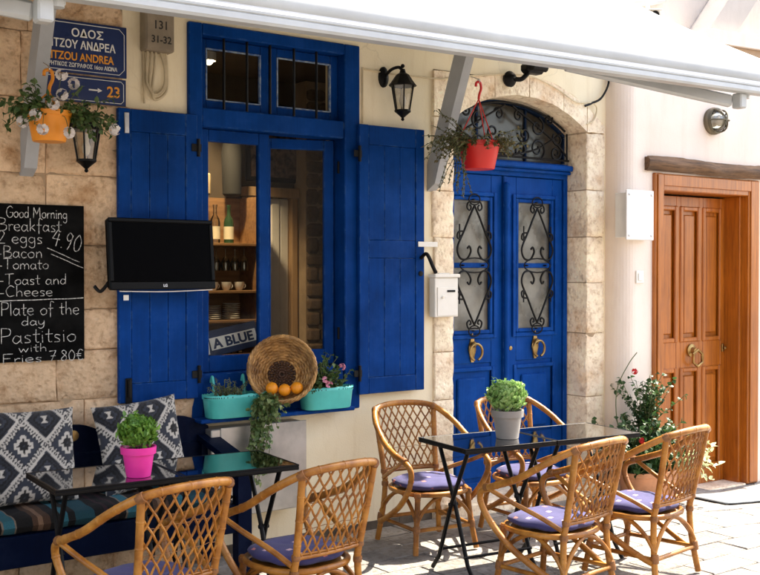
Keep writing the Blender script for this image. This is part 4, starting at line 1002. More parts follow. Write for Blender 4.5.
# ------------------------------------------------------------------ television
tv = thing('television', 'black flat television on a wall arm in front of the shutter beside the chalkboard', 'television', (2.57, -.2, 1.6))
Mt = Matrix.Translation((2.575, -.20, 1.81)) @ Matrix.Rotation(R(4), 4, 'Z') @ Matrix.Rotation(R(-5), 4, 'X')
obj('case', MB().box(-.33, .33, -.0, .045, -.20, .20, .012).box(-.2, .2, .045, .09, -.13, .13, .02).xf(Mt), 'tvblack', tv)
obj('bezel', MB().box(-.332, .332, -.014, -.0005, .178, .202, .005).box(-.332, .332, -.014, -.0005, -.202, -.155, .005).box(-.332, -.31, -.013, -.0005, -.1545, .1775, .004).box(.31, .332, -.013, -.0005, -.1545, .1775, .004).xf(Mt), 'tvblack', tv)
obj('screen', MB().box(-.31, .31, -.006, -.0008, -.1545, .1775).xf(Mt), 'screen', tv)
obj('silver_trim', MB().tube(cr([(-.28, -.006, -.208), (0, -.008, -.214), (.31, -.006, -.206)]), .005, 6).xf(Mt), 'silver', tv)
me = text_mesh('LG', .022, -.012, -.0146, -.187, bold=.0004); me.transform(Mt); link('lettering', me, 'silver', tv)
obj('wall_arm', MB().box(2.50, 2.66, -.115, -.0725, 1.72, 1.9, .006), 'black', tv)
obj('cable', MB().tube(cr([(2.30, -.10, 1.66), (2.25, -.09, 1.60), (2.22, -.07, 1.63)]), .01, 6), 'black', tv)
obj('price_tag', MB().box(2.34, 2.37, -.20, -.197, 1.55, 1.58), 'whitepl', tv)

# ------------------------------------------------------------------ bench and cushions
bn = thing('bench', 'navy painted wooden settle bench against the stone wall', 'bench', (2.2, -.3, GZ))
bx = MB().box(1.42, 2.93, -.55, -.515, .24, .40, .006); obj('front_rail', bx, 'navy', bn)
for k in range(4): obj('seat_board', MB().box(1.42, 2.90, -.51 + k * .105, -.51 + k * .105 + .10, .375, .40, .004), 'navy', bn)
obj('backrest_rail', MB().box(1.40, 2.93, -.085, -.055, .42, .70, .005), 'navy', bn)
cst = MB(); pts = []
for i in range(41):
    x = 1.42 + 1.5 * i / 40; pts.append((x, .74 + .12 * abs(math.cos((x - 2.10) * math.pi / .62)) ** 1.5))
cst.prism([(1.42, .701), (2.92, .701)] + pts[::-1], -.083, -.057); obj('crest', cst, 'navy', bn)
for x in (2.09,): obj('medallion', MB().lathe([(.032, 0), (.03, .008), (.012, .012)], 18).xf(Matrix.Translation((x, -.0835, .80)) @ Matrix.Rotation(R(90), 4, 'X')), 'brass', bn, 40)
for x in (1.40, 2.86):
    obj('leg', MB().prism([(x, GZ), (x + .085, GZ), (x + .085, .60), (x, .60)], -.57, -.50), 'navy', bn)
    obj('leg', MB().prism([(x, GZ), (x + .085, GZ), (x + .085, .72), (x, .72)], -.115, -.0855), 'navy', bn)
    ar = MB(); 
    for xx in (x - .015, x + .10):
        for (y, z) in ((-.60, .60), (-.60, .635), (-.50, .65), (-.09, .74), (-.09, .705), (-.50, .612)): ar.v.append((xx, y, z))
    ar.f += [tuple(range(6)), tuple(range(6, 12))[::-1]] + [(i, (i + 1) % 6, 6 + (i + 1) % 6, 6 + i) for i in range(6)]
    obj('armrest', ar, 'navy', bn)
def soft(w_, d, h, n=20):
    def fn(sgn):
        def f(u, v):
            x, y = (u - .5) * w_, (v - .5) * d
            e = max(0, (1 - (2 * u - 1) ** 8)) ** .4 * max(0, (1 - (2 * v - 1) ** 8)) ** .4
            return (x, y, sgn * h / 2 * e + .004 * math.sin(u * 40 + 2 * math.sin(v * 9)) * e)
        return f
    return MB().grid(fn(1), n * 2, n).grid(fn(-1), n * 2, n)
bc_ = soft(1.38, .44, .085); bc_.xf(Matrix.Translation((2.165, -.33, .442)))
tag(obj('seat_pad', bc_, 'stripes', None, 60), 'teal, black and brown striped woven pad on the navy bench', 'seat pad')
def kilim(u, v):
    pw, ph = .50, .56
    a, b = (u + .10) / pw + (v + .23) / ph, (u + .10) / pw - (v + .23) / ph
    ia, ib = math.floor(a), math.floor(b); fa, fb_ = a - ia, b - ib
    W_, S_, K_, D_ = (.52, .49, .44), (.028, .034, .050), (.004, .004, .006), (.014, .016, .024)
    d = min(fa, 1 - fa, fb_, 1 - fb_); along = fb_ if min(fa, 1 - fa) < min(fb_, 1 - fb_) else fa
    cx, cy = (fa - .5) + (fb_ - .5), (fa - .5) - (fb_ - .5)      # horizontal, vertical inside the lozenge
    if (ia + ib) % 2 == 0:
        if d < .035: return D_ if (along * 12 % 1) < .55 else W_
        if d < .115: return W_
        if d < .145: return S_
        if abs(cx) < .02 + abs(cy) * .9 and abs(cy) < .14: return W_
        st = math.floor((abs(cx) * .9 + math.floor(abs(cy) * 14) / 14) * 9)
        return (K_, D_, S_, K_, D_)[st % 5]
    else:
        if d < .035: return D_ if (along * 12 % 1) < .55 else W_
        if d < .12: return W_ if abs((along * 9 % 1) - .5) * 2 > (d - .035) / .085 else D_
        if d < .23: return S_
        zz = abs(((along * 7) % 1) - .5) * .12
        if d < .23 + zz: return S_
        if d < .33 + zz: return W_
        return K_ if d < .47 else S_
def pillow(x, z, s, tilt, roll, label):
    n = 84; b = MB()
    def f(sgn):
        def fn(u, v):
            e = (max(0, 1 - (2 * u - 1) ** 4) * max(0, 1 - (2 * v - 1) ** 4)) ** .55
            pin = 1 - .055 * (1 - (2 * v - 1) ** 2); pin2 = 1 - .055 * (1 - (2 * u - 1) ** 2)
            return ((u - .5) * s * pin, -sgn * (.065 * e + .004 * math.sin(u * 11 + v * 7) * e), (v - .5) * s * pin2)
        return fn
    b.grid(f(1), n, n); k = len(b.v); b.grid(f(-1), 20, 20)
    cols = [kilim((i % (n + 1)) / n, (i // (n + 1)) / n) for i in range(k)] + [(.05, .055, .075)] * (len(b.v) - k)
    b.xf(Matrix.Translation((x, -.235, z)) @ Matrix.Rotation(R(roll), 4, 'Y') @ Matrix.Rotation(R(tilt), 4, 'X'))
    me = b.mesh('throw_pillow', 60, recalc=False)
    at = me.color_attributes.new('weave', 'FLOAT_COLOR', 'POINT')
    for i, c in enumerate(cols): at.data[i].color = (*c, 1)
    tag(link('throw_pillow', me, 'kilim'), label, 'pillow', 'kilim patterned pillows on the bench')
pillow(1.80, .735, .50, -13, 1, 'black and white kilim pillow on the bench under the chalkboard')
pillow(2.425, .74, .50, -13, -5, 'black and white kilim pillow on the bench under the television')

# ------------------------------------------------------------------ tables
def make_table(L=.625, Wd=.50, H=.74):
    t = thing('bistro_table', 'x', 'table', (0, 0, 0))
    hz = H + 0
    obj('glass_top', MB().box(-L / 2 + .012, L / 2 - .012, -Wd / 2 + .012, Wd / 2 - .012, hz - .007, hz, .001), 'tableglass', t)
    obj('top_frame', MB().box(-L / 2, L / 2, -Wd / 2, -Wd / 2 + .022, hz - .026, hz - .0075, .003).box(-L / 2, L / 2, Wd / 2 - .022, Wd / 2, hz - .026, hz - .0075, .003).box(-L / 2, -L / 2 + .022, -Wd / 2 + .0225, Wd / 2 - .0225, hz - .025, hz - .0076, .003).box(L / 2 - .022, L / 2, -Wd / 2 + .0225, Wd / 2 - .0225, hz - .025, hz - .0076, .003)
        .box(-L / 2, L / 2, -Wd / 2, -Wd / 2 + .0115, hz - .0074, hz + .001, .001).box(-L / 2, L / 2, Wd / 2 - .0115, Wd / 2, hz - .0074, hz + .001, .001).box(-L / 2, -L / 2 + .0115, -Wd / 2 + .012, Wd / 2 - .012, hz - .0074, hz + .001, .001).box(L / 2 - .0115, L / 2, -Wd / 2 + .012, Wd / 2 - .012, hz - .0074, hz + .001, .001), 'black', t)
    obj('under_tray', MB().box(-L / 2 + .023, L / 2 - .023, -Wd / 2 + .023, Wd / 2 - .023, hz - .018, hz - .013), mat('smoked backing', (.012, .016, .022), .3, bump=0), t)
    for s in (-1, 1):
        x = s * (L / 2 - .07)
        obj('leg', MB().tube([(x, -.17, hz - .03), (x, 0, .40), (x, .13, .09), (x, .20, .012)], .0125, 8), 'black', t, 40)
        xi = s * (L / 2 - .095)
        obj('leg', MB().tube([(xi, .17, hz - .03), (xi, 0, .40), (xi, -.13, .09), (xi, -.20, .012)], .0125, 8), 'black', t, 40)
        obj('pivot', MB().tube([(s * (L / 2 - .055), 0, .40), (s * (L / 2 - .11), 0, .40)], .011, 8), 'black', t)
    for (y, z) in ((.165, .13), (-.165, .13)): obj('stretcher', MB().tube([(-L / 2 + .08, y * .72, z), (L / 2 - .08, y * .72, z)], .009, 6), 'black', t, 40)
    for y in (-.17, .17): obj('cross_rail', MB().tube([(-L / 2 + .06, y, hz - .036), (L / 2 - .06, y, hz - .036)], .009, 6), 'black', t, 40)
    return t
tb0 = make_table()
def put_table(o, x, y, rz, label, H=1):
    o.location = (x, y, GZ); o.rotation_euler = (0, 0, R(rz)); o['label'] = label; o['group'] = 'black folding bistro tables'; o.scale = (1, 1, H); return o
c1, c2, c3 = copy_tree(tb0), copy_tree(tb0), copy_tree(tb0)
HS = .77 / .74
put_table(tb0, 4.125, -1.23, -7, 'black glass topped folding table carrying the grey basil pot', HS)
put_table(c1, 4.755, -1.305, -7, 'black glass topped folding table beside the terracotta planter, joined to the basil table', HS)
put_table(c2, 1.93, -.97, -3, 'black glass topped folding table carrying the pink basil pot before the bench', HS)
put_table(c3, 2.53, -1.01, -5, 'black glass topped folding table between the bench end and the metal cabinet', HS)

# ------------------------------------------------------------------ rattan chairs
def cane(pts, r, n=10, step=.13):
    # bent cane pole with slightly raised growth nodes
    b = MB(); b.tube(pts, r, n); acc = U(.03, step); P = [Vector(p) for p in pts]
    for i in range(len(P) - 1):
        d = P[i + 1] - P[i]; L = d.length
        while acc < L:
            q = P[i] + d * (acc / L); u = d.normalized(); b.tube([q - u * .006, q - u * .0015, q + u * .0015, q + u * .006], [r * .99, r * 1.09, r * 1.09, r * .99], n); acc += step * U(.7, 1.3)
        acc -= L
    return b
def make_chair():
    t = thing('rattan_armchair', 'x', 'chair', (0, 0, 0))
    rr = .0145
    mir = lambda P, s: [(s * p[0], p[1], p[2]) for p in P]
    half = [(.0, -.375, .89), (.13, -.36, .884), (.228, -.31, .86), (.29, -.18, .785), (.315, -.02, .69), (.318, .12, .635), (.30, .21, .605)]
    full = mir(half[::-1], -1)[:-1] + half
    obj('top_rail', cane(cr(full, 6), .0195), 'rattan', t, 60)
    for s in (-1, 1):
        loop = mir([(.30, .20, .602), (.292, .262, .575), (.282, .272, .51), (.272, .21, .41), (.262, .09, .30), (.25, -.06, .215), (.235, -.19, .155), (.232, -.24, .14)], s)
        obj('arm_loop', cane(cr(loop, 6), .018), 'rattan', t, 60)
        br = mir([(.303, .19, .597), (.275, .07, .545), (.235, -.10, .48), (.212, -.225, .425)], s)
        obj('arm_brace', MB().tube(cr(br, 6), .0135, 8), 'rattan', t, 60)
        post = mir([(.226, -.318, .862), (.214, -.285, .68), (.2, -.242, .47), (.20, -.225, .385), (.212, -.232, .22), (.238, -.262, .012)], s)
        obj('rear_leg', cane(cr(post, 5), .018), 'rattan', t, 60)
        fl_ = mir([(.185, .185, .395), (.192, .19, .28), (.208, .205, .14), (.225, .228, .012)], s)
        obj('front_leg', cane(cr(fl_, 5), .018), 'rattan', t, 60)
    ring = [(.235 * math.copysign(abs(math.cos(a)) ** .8, math.cos(a)), .235 * math.copysign(abs(math.sin(a)) ** .8, math.sin(a)), .38) for a in [2 * math.pi * i / 40 for i in range(40)]]
    obj('seat_frame', MB().tube(ring, .0165, 8, True).lathe([(.22, .373), (.22, .381)], 32), 'rattan', t, 60)
    legs = [(.205, .203, .16), (-.205, .203, .16), (-.222, -.245, .16), (.222, -.245, .16)]
    stc = MB(); arch = MB()
    for i in range(4):
        a, b = Vector(legs[i]), Vector(legs[(i + 1) % 4]); stc.tube([a, b], .013, 8)
        m = (a + b) / 2; m = m * .93
        A = a * 1.0; A.z = .20; B = b * 1.0; B.z = .20
        q = [A, a.lerp(m, .25) + Vector((0, 0, .12)), a.lerp(m, .62) + Vector((0, 0, .185)), Vector((m.x, m.y, .365)), b.lerp(m, .62) + Vector((0, 0, .185)), b.lerp(m, .25) + Vector((0, 0, .12)), B]
        arch.tube(cr(q, 5), .0125, 8)
    obj('stretcher_ring', stc, 'rattan', t, 60); obj('arched_brace', arch, 'rattan', t, 60)
    # woven back
    def S(u, v):
        wd = .197 + (.224 - .197) * v
        return Vector((u * wd, -.242 - .072 * v - .055 * (1 - u * u) * (.35 + .65 * v), .465 + .405 * v + .02 * (1 - u * u) * v))
    lat = MB(); NC = 8
    for sgn in (1, -1):
        for k in range(-9, NC + 1):
            pts = []
            for i in range(23):
                v = i / 22; u = (-1 + 2 * (k + .5) / NC) + v * 1.12
                if abs(u) <= 1.0: 
                    p = S(sgn * u, v); p.y += .004 * sgn * (1 if (i % 4) < 2 else -1) * .6; pts.append(p)
            if len(pts) > 1: lat.tube(pts, .0056, 5)
    obj('woven_back', lat, 'rattan', t, 60)
    wr = MB()
    for v in (.33, .62): wr.tube([S(-1 + 2 * i / 12, v + .01 * math.sin(i * 2)) for i in range(13)], .002, 4)
    obj('back_wire', wr, 'binding', t)
    obj('back_rail', MB().tube([S(-1 + 2 * i / 10, -.01) for i in range(11)], .011, 8).tube([S(-1 + 2 * i / 10, .03) for i in range(11)], .006, 8), 'rattan', t, 60)
    bd = MB()
    def wrap(p, d, r, l=.03): p, d = Vector(p), Vector(d).normalized(); bd.tube([p - d * l / 2, p - d * l / 6, p + d * l / 6, p + d * l / 2], [r, r * 1.06, r * 1.06, r], 10)
    for s in (-1, 1):
        wrap((s * .226, -.316, .858), (.3 * s, .5, -.35), .024, .035); wrap((s * .30, .215, .605), (-.05, 1, -.2), .022); wrap((s * .2, -.24, .465), (0, .1, 1), .021); wrap((s * .2, -.226, .385), (0, 0, 1), .022)
        wrap((s * .222, -.245, .165), (.1 * s, -.1, -1), .022, .05); wrap((s * .205, .203, .165), (.1 * s, .15, -1), .022, .045); wrap((s * .188, .186, .375), (0, 0, 1), .022)
    obj('cane_binding', bd, 'binding', t, 50)['kind'] = 'stuff'
    # cushion
    cu = MB(); pr = [(0.001, .393), (.12, .393), (.20, .397), (.226, .41), (.23, .421), (.222, .433), (.19, .447), (.12, .454), (.06, .453), (.001, .451)]
    cu.lathe(pr, 40, (0, 0, 0), 1.0, 1.0, False)
    for i in range(len(cu.v)):
        x, y, z = cu.v[i]; k = 1 + .02 * math.sin(math.atan2(y, x) * 9) + .05 * math.cos(math.atan2(y, x) * 4 + math.pi); cu.v[i] = (x * k, y * k, z + .003 * math.sin(x * 40) * math.sin(y * 35))
    obj('seat_cushion', cu, 'cushion', t, 60)
    return t
ch0 = make_chair()
spots = [
 (4.21, -.58, 172, 'rattan armchair facing the street between the plaster wall and the basil table'),
 (4.97, -.72, 174, 'rattan armchair pulled in at the glass table right before the blue door'),
 (4.11, -1.77, 9, 'rattan armchair with its back to the street at the basil table'),
 (4.82, -1.76, 9, 'sunlit rattan armchair with its back to the street near the terracotta planter'),
 (1.88, -1.54, 10, 'rattan armchair drawn up at the pink basil pot before the bench'),
 (2.66, -1.52, 8, 'rattan armchair drawn up before the galvanised cabinet'),
]
for i, (x, y, rz, lb) in enumerate(spots):
    o = ch0 if i == len(spots) - 1 else copy_tree(ch0)
    o.location = (x, y, GZ + .002); o.rotation_euler = (0, 0, R(rz)); o['label'] = lb; o['group'] = 'rattan armchairs around the tables'; o.scale = (.97, .97, .975)

# ------------------------------------------------------------------ plants
def spray(b, base, d0, L, n, l, w_, droop=.5, stems=None):
    p = Vector(base); d = Vector(d0).normalized(); pts = [p.copy()]
    for i in range(n):
        d = (d + Vector((0, 0, -droop / n)) + rvec() * .18).normalized(); p = p + d * L / n; pts.append(p.copy())
        for k in range(2): b.leaf(p, d * .4 + rvec(), Vector((0, 0, 1)) + rvec() * .6, l * U(.6, 1.3), w_ * U(.6, 1.2), U(.1, .5))
    if stems is not None: stems.tube(pts, .0022, 4)
    return pts
def flower(b, c, r, n=9, pl=.014):
    c = Vector(c)
    for i in range(n):
        v = rvec(); q = c + v * r
        for k in range(5):
            a = k * 1.2566; u = v.orthogonal().normalized(); w_ = v.cross(u); d = u * math.cos(a) + w_ * math.sin(a) + v * .35
            b.leaf(q, d, v, pl, pl * .48, .1, .05)
def dome_leaves(b, c, r, n, l, w_, zmin=-.2, jit=.18, up=.6):
    c = Vector(c)
    for i in range(n):
        v = rvec()
        if v.z < zmin: v.z = -v.z * .5
        k = 1 - abs(random.gauss(0, jit)); p = Vector((v.x * r[0], v.y * r[1], v.z * r[2])) * k + c
        d = (v + Vector((0, 0, up)) + rvec() * .7); b.leaf(p, d, v + rvec() * .4, l * U(.7, 1.25), w_ * U(.7, 1.2), U(.1, .5))
def pot_basil(x, y, z, label, name, pm, r, h, lr, lm, n=1500, ls=(.027, .0105)):
    t = thing(name, label, 'potted plant', (x, y, z))
    obj('pot', MB().lathe([(r * .72, 0), (r * .74, .004), (r * .93, h * .74), (r * .93, h * .76), (r * 1.06, h * .765), (r * 1.09, h), (r * .98, h), (r * .92, h * .9)], 32, (x, y, z), cap=False).lathe([(.001, .003), (r * .72, .002)], 32, (x, y, z), cap=False), pm, t, 30)
    obj('soil', MB().lathe([(.001, h * .9), (r * .93, h * .9)], 24, (x, y, z), cap=False), 'soil', t)
    b = MB(); cz = z + h + lr[2] * .66
    dome_leaves(b, (x, y, cz), (lr[0] * .86, lr[1] * .86, lr[2] * .86), n // 2, ls[0], ls[1], -.75, .26, 1.0)
    for k in range(11):
        v = rvec(); v.z = abs(v.z) * .9 - .15; q = (x + v.x * lr[0] * .62, y + v.y * lr[1] * .62, cz + v.z * lr[2] * .72); e = U(.38, .58)
        dome_leaves(b, q, (lr[0] * e, lr[1] * e, lr[2] * e), n // 16, ls[0] * U(.8, 1.2), ls[1], -.6, .3, 1.2)
    for k in range(14):
        v = rvec(); v.z = abs(v.z); spray(b, (x + v.x * lr[0] * .7, y + v.y * lr[1] * .7, cz + v.z * lr[2] * .7), v + Vector((0, 0, .5)), lr[0] * U(.3, .6), 4, ls[0], ls[1], .2)
    obj('foliage', b, lm, t, 60, recalc=False)
    s = MB()
    for i in range(16): d = rvec(); s.tube([(x + d.x * r * .3, y + d.y * r * .3, z + h * .88), (x + d.x * lr[0] * .7, y + d.y * lr[1] * .7, z + h + lr[2] * (.8 + .4 * d.z))], .002, 4)
    obj('stem', s, 'stem', t)
    return t
TZ = GZ + .77 + .0015
pot_basil(4.245, -1.275, TZ, 'bright green bush basil in a grey pot on the glass table', 'basil_pot', 'greypot', .088, .165, (.112, .112, .10), 'leaf_basil2', 2400)
pot_basil(2.04, -1.10, TZ, 'deep green bush basil in a bright pink pot on the bench table', 'basil_pot', 'pinkpot', .078, .142, (.085, .085, .085), 'leaf_basil', 1300, (.031, .0115))

def hook_wires(t, x, y, zt, zr, r, m):
    obj('hook', MB().tube(cr([(x - .025, y, zt - .02), (x - .02, y, zt + .005), (x + .01, y, zt + .01), (x + .02, y, zt - .03), (x + .005, y, zt - .07), (x, y, zt - .10)]), .009, 8), m, t, 40)
    for k in range(3):
        a = k * 2.094 + .5; obj('hanger_strand', MB().tube([(x, y, zt - .10), (x + r * math.cos(a), y + r * math.sin(a), zr)], .004, 6), m, t, 40)
def basket(x, y, z0, h, r0, r1, zt, m, label):
    t = thing('hanging_pot', label, 'hanging pot', (x, y, z0), 'hanging pots on the awning brackets')
    obj('pot', MB().lathe([(.001, .001), (r0 * .96, 0), (r0, .005), (r1 * .95, h * .8), (r1 * .96, h * .82), (r1, h * .83), (r1 * 1.03, h), (r1 * .98, h), (r1 * .93, h * .86)], 32, (x, y, z0), cap=False), m, t, 30)
    obj('soil', MB().lathe([(.001, h * .88), (r1 * .94, h * .88)], 24, (x, y, z0), cap=False), 'soil', t)
    hook_wires(t, x, y, zt, z0 + h, r1, m)
    obj('eye_screw', MB().tube([(x, y + .012 * math.cos(a * .5236), zt + .018 + .012 * math.sin(a * .5236)) for a in range(12)], .003, 5, True).tube([(x, y, zt + .03), (x, y + .08, zt + .06)], .003, 5), 'silver', t)
    return t
t = basket(1.84, -.45, 2.375, .155, .083, .112, 2.73, 'orangepot', 'orange hanging pot of white flowering geranium beside the street sign')
lv, sm_, fw_ = MB(), MB(), MB()
for i in range(46): a = U(0, 6.28); spray(lv, (1.84 + .06 * math.cos(a), -.45 + .06 * math.sin(a), 2.51), (math.cos(a), math.sin(a), U(.2, 1.4)), U(.10, .24), 6, .032, .014, U(.4, 1.6), sm_)
for i in range(14): spray(lv, (1.84 + .07, -.47, 2.51), (U(.6, 1), U(-.7, -.2), U(0, .6)), U(.16, .34), 8, .03, .013, U(.6, 1.6), sm_)
for (dx, dy, z) in ((-.11, -.12, 2.49), (-.15, -.05, 2.46), (-.08, -.14, 2.42), (.02, -.14, 2.60), (.05, -.15, 2.41), (-.11, -.02, 2.63), (.02, -.13, 2.70), (.10, -.08, 2.67), (.28, -.18, 2.44), (-.02, -.13, 2.55)):
    flower(fw_, (1.84 + dx, -.45 + dy, z), .024, 16, .016); sm_.tube(cr([(1.84 + dx * .4, -.45 + dy * .4, 2.50), (1.84 + dx * .8, -.45 + dy * .8, (2.53 + z) / 2 + .02), (1.84 + dx, -.45 + dy, z)]), .002, 4)
obj('foliage', lv, 'leaf_ger', t, 60, recalc=False); obj('stem', sm_, 'stem', t); obj('flowers', fw_, 'petal_w', t, recalc=False)['kind'] = 'stuff'
t = basket(4.68, -.52, 2.385, .18, .105, .142, 2.95, 'redpot', 'red hanging pot of dry sprawling plant before the arched door')
lv, sm_ = MB(), MB()
for i in range(80): a = U(0, 6.28); spray(lv, (4.68 + .09 * math.cos(a), -.52 + .09 * math.sin(a), 2.54), (math.cos(a), math.sin(a), U(.2, 1.0)), U(.10, .30), 9, .022, .0085, U(.2, 1.4), sm_)
for i in range(20): spray(lv, (4.60, -.55, 2.55), (U(-1, -.7), U(-.3, .3), U(.1, .8)), U(.22, .36), 10, .02, .008, U(.4, 1.9), sm_)
for i in range(9): spray(lv, (4.56, -.55, 2.54), (-.5, U(-.3, .1), -.2), U(.3, .42), 12, .018, .007, 2.2, sm_)
obj('foliage', lv, 'leaf_brown', t, 60, recalc=False); obj('stem', sm_, 'stem', t)

# troughs, basket and oranges on the sill
def trough(x0, x1, z, label, hooks):
    t = thing('trough_planter', label, 'planter', ((x0 + x1) / 2, -.15, z), 'turquoise troughs on the window sill')
    cx, L = (x0 + x1) / 2, (x1 - x0) / 2; y, D = -.145, .075; h = .135
    def ov(a, k): c, s = math.cos(a), math.sin(a); return (cx + math.copysign(abs(c) ** .45, c) * L * k, y + math.copysign(abs(s) ** .7, s) * D * k)
    b = MB(); n = 64; lev = [(0, .90), (.006, .93), (.11, 1.0), (.115, 1.03), (.135, 1.035)]
    for (z_, k) in lev:
        for i in range(n):
            q = ov(2 * math.pi * i / n, k); sc_ = (.006 * abs(math.sin(i * math.pi / 2)) if z_ > .13 else 0); b.v.append((q[0], q[1], z + z_ + sc_))
    for j in range(len(lev) - 1):
        for i in range(n): b.f.append((j * n + i, j * n + (i + 1) % n, (j + 1) * n + (i + 1) % n, (j + 1) * n + i))
    b.f.append(tuple(range(n))[::-1])
    sh = obj('body', b, 'turq', t, 40, recalc=False); so_ = sh.modifiers.new('wall', 'SOLIDIFY'); so_.thickness = .003; so_.offset = -1
    ho = MB()
    for i in range(n):
        q = ov(2 * math.pi * (i + .5) / n, 1.036)
        if q[1] < y: ho.sphere((q[0], q[1] + .001, z + .124), (.0035, .002, .005), 6, 4)
    obj('pierced_rim', ho, 'black', t)
    obj('soil', MB().quad(*[(ov(2 * math.pi * i / 24, .96)[0], ov(2 * math.pi * i / 24, .96)[1], z + .105) for i in range(24)]), 'soil', t, recalc=False)
    if hooks:
        for hx in (cx - .10, cx + .11): obj('hook', MB().tube(cr([(hx, y + D, z + .12), (hx, y + D + .01, z + .20), (hx, y + D + .025, z + .235), (hx, y + D + .04, z + .20)]), .009, 8), 'turq', t, 40)
    return t, cx, y
t, cx, y = trough(2.865, 3.265, .838, 'turquoise metal trough with grey green sprigs and hanging hooks on the window sill', True)
lv, sm_ = MB(), MB()
for i in range(40): spray(lv, (cx - .03 + U(-.09, .07), y + U(-.04, .03), .945), (U(-.4, .3), U(-.5, .2), 1), U(.06, .13), 7, .018, .0035, .4, sm_)
obj('foliage', lv, m_leaf('grey sprigs', (.09, .11, .05), (.20, .22, .12)), t, 60, recalc=False); obj('stem', sm_, 'stem', t)
t, cx, y = trough(3.535, 3.905, .838, 'turquoise metal trough with pink geranium on the window sill', False)
lv, sm_, fw_ = MB(), MB(), MB()
for i in range(46): spray(lv, (cx + U(-.15, .08), y + U(-.05, .04), .94), (U(-.5, .5), U(-.6, .3), 1), U(.06, .17), 5, .034, .016, .5, sm_)
for i in range(14): spray(lv, (cx - .05, y, .96), (U(-.3, .3), U(-.4, .3), 1), U(.14, .24), 6, .03, .013, .4, sm_)
for q in ((cx - .06, y - .085, 1.03), (cx + .09, y - .05, 1.10), (cx - .04, y - .1, 1.0)): flower(fw_, q, .018, 7, .013)
obj('foliage', lv, 'leaf_ger', t, 60, recalc=False); obj('stem', sm_, 'stem', t); obj('flowers', fw_, 'petal_p', t, recalc=False)['kind'] = 'stuff'
# trailing ivy pot between troughs
IVX = -.075
iv = thing('trailing_plant', 'ivy geranium trailing over the metal cabinet between the two troughs', 'plant', (3.30, -.2, .838))
obj('pot', MB().lathe([(.001, 0), (.045, 0), (.058, .09), (.053, .09), (.05, .075), (.001, .075)], 20, (3.215, -.15, .837), cap=False), 'terra', iv, 40)
lv, sm_ = MB(), MB()
for i in range(44): spray(lv, (3.215, -.22, .93), (U(-.5, .3), U(-.9, -.2), U(-.1, .8)), U(.12, .2), 6, .028, .014, 1.8, sm_)
for i in range(17):
    b0 = Vector((3.22 + U(-.06, .05), -.25, .92)); L = U(.25, .52); p = [b0 + Vector((-.12 * k * L + .02 * math.sin(k * 5 + i), -.02 * math.sin(k * 3 + i), -L * k)) for k in [j / 9 for j in range(10)]]
    sm_.tube(p, .0022, 4)
    for q in p:
        for k in range(2): lv.leaf(q, rvec() + Vector((0, -.6, -.2)), Vector((0, -.6, .8)), U(.022, .04), U(.010, .018), .2)
obj('foliage', lv, 'leaf_ivy', iv, 60, recalc=False); obj('stem', sm_, 'stem', iv)
# wicker basket
RB_ = 0
bk = thing('wicker_basket', 'round wicker basket tipped towards the street on the window sill', 'basket', (3.36, -.15, .84))
RB, HB = .205, .145
def bowl(t): # t 0 centre of base .. 1 rim -> (r, z)
    if t < .38: return (RB * .62 * t / .38, .0)
    k = (t - .38) / .62; return (RB * (.62 + .38 * math.sin(k * math.pi / 2)), HB * (1 - math.cos(k * math.pi / 2)))
Mk = Matrix.Translation((3.40, -.135, 1.07)) @ Matrix.Rotation(R(-30), 4, 'Z') @ Matrix.Rotation(R(70), 4, 'X')
wv, wd_, sp = MB(), MB(), MB(); NSP = 26
for i in range(21):
    tt = .05 + .94 * i / 20; r, z = bowl(tt); pts = []
    nseg = NSP * 4
    for k in range(nseg): a = 2 * math.pi * k / nseg; o_ = (.007 * math.cos(math.pi * (k / 4 - .5)) * (1 if i % 2 == 0 else -1)); pts.append(((r) * math.cos(a), r * math.sin(a), z + o_) if tt < .4 else ((r - o_ * .7) * math.cos(a), (r - o_ * .7) * math.sin(a), z + o_ * .6))
    (wd_ if tt < .26 else wv).tube([Mk @ Vector(p) for p in pts], .0085, 6, True)
for k in range(NSP):
    a = 2 * math.pi * (k + .5) / NSP; sp.tube([Mk @ Vector((bowl(t_)[0] * math.cos(a), bowl(t_)[0] * math.sin(a), bowl(t_)[1])) for t_ in [.06 + .94 * j / 12 for j in range(13)]], .0035, 5)
obj('weave', wv, 'wicker', bk, 60); obj('base_weave', wd_, 'wickerdark', bk, 60); obj('spokes', sp, 'wicker', bk, 60)
obj('liner', MB().lathe([(max(.001, bowl(j / 12)[0]), bowl(j / 12)[1] - .012) for j in range(13)], 36, cap=False).xf(Mk), 'wickerdark', bk, 60)
rim = MB()
for ph in (0, 1.0, 2.1): rim.tube([Mk @ Vector(((RB + .006 * math.cos(a * 14 + ph * 2)) * math.cos(a), (RB + .006 * math.cos(a * 14 + ph * 2)) * math.sin(a), HB + .007 * math.sin(a * 14 + ph * 2))) for a in [2 * math.pi * i / 140 for i in range(140)]], .006, 5, True)
obj('braided_rim', rim, 'wicker', bk, 60)
for (u, v, lb) in ((-.082, .012, 'orange in the wicker basket beside the trailing plant'), (-.005, .0, 'orange in the wicker basket between two others'), (.07, .012, 'orange in the wicker basket beside the geranium trough')):
    p = Mk @ Vector((u, 0, .0)); 
    tag(obj('orange', MB().sphere(tuple(Mk @ Vector((u + .02, -RB + .08 + v, HB * .72))), .038, 18, 12), 'orange', None, 60), lb, 'orange', 'oranges in the wicker basket')

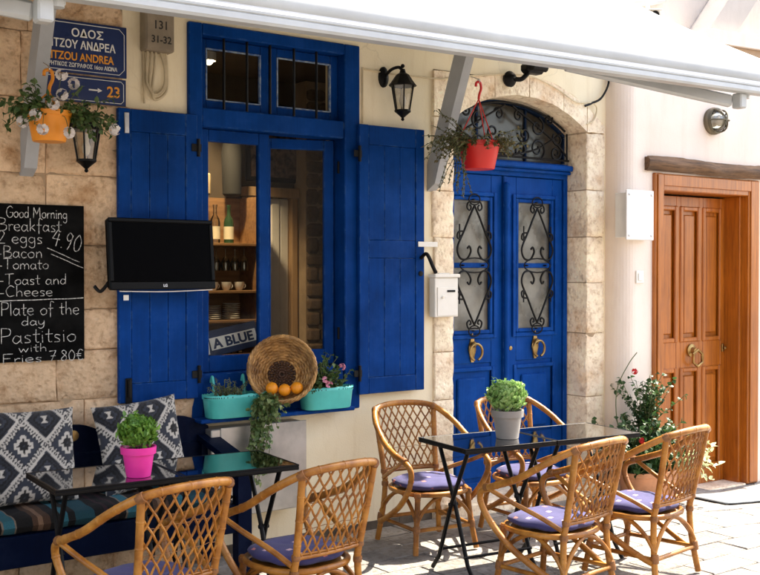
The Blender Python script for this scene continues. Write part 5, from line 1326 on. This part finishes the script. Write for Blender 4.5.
# rose in terracotta planter by the wooden door
rp = thing('rose_planter', 'dark leaved rose bush in a long terracotta planter beside the wooden door', 'planter', (6.44, -.47, ground_z(6.44, -.47)))
rz = ground_z(6.44, -.47) + .004
obj('pot', MB().lathe([(.001, 0), (.20, 0), (.205, .01), (.235, .21), (.25, .215), (.255, .25), (.235, .25), (.225, .20), (.001, .20)], 32, (6.44, -.47, rz), 1.15, .75, False), 'terra', rp, 40)
obj('soil', MB().lathe([(.001, .203), (.222, .203)], 24, (6.44, -.47, rz), 1.15, .75, False), 'soil', rp)
obj('saucer', MB().lathe([(.001, .0), (.25, .0), (.27, .022), (.26, .022), (.24, .008)], 28, (6.44, -.47, rz - .003), 1.15, .8, False), 'terra', rp, 40)
lv, sm_, fw_, lv2 = MB(), MB(), MB(), MB()
for i in range(240): spray(lv, (6.42 + U(-.18, .14), -.47 + U(-.1, .1), rz + .22), (U(-.9, .5), U(-.6, .4), 1), U(.15, .48), 9, .044, .02, U(.1, .7), sm_)
for i in range(34): spray(lv, (6.47, -.40, rz + .45), (U(-.1, .3), U(-.1, .2), 1), U(.3, .55), 9, .04, .018, .1, sm_)
for i in range(15): spray(lv2, (6.62 + U(-.05, .1), -.55 + U(-.1, .05), rz + .25), (U(.2, 1), U(-.8, .0), U(.1, 1)), U(.15, .32), 4, .06, .02, .5, sm_)
sm_.tube(cr([(6.29, -.42, rz + .3), (6.22, -.36, rz + .6), (6.28, -.3, rz + .85), (6.44, -.27, rz + 1.03), (6.54, -.27, rz + 1.12)]), .004, 5)
for q in ((6.47, -.31, rz + .98), (6.22, -.60, rz + .50)): flower(fw_, q, .018, 10, .016)
obj('foliage', lv, 'leaf_dark', rp, 60, recalc=False); obj('pale_foliage', lv2, 'leaf_var', rp, 60, recalc=False); obj('stem', sm_, 'stem', rp); obj('flowers', fw_, 'petal_r', rp, recalc=False)['kind'] = 'stuff'
# door mat
mz = ground_z(7.3, -.55) + .009
mm = MB(); rz_ = []
mm.grid(lambda u, v: (6.98 + .86 * u, -.40 - .38 * v, ground_z(6.98 + .86 * u, -.5) + .012 + .001 * math.sin(u * 30)), 16, 6)
o = tag(obj('door_mat', mm, 'mat', None, 60, recalc=False), 'grey door mat on the paving before the wooden door', 'door mat'); so_ = o.modifiers.new('pile', 'SOLIDIFY'); so_.thickness = .008; so_.offset = -1
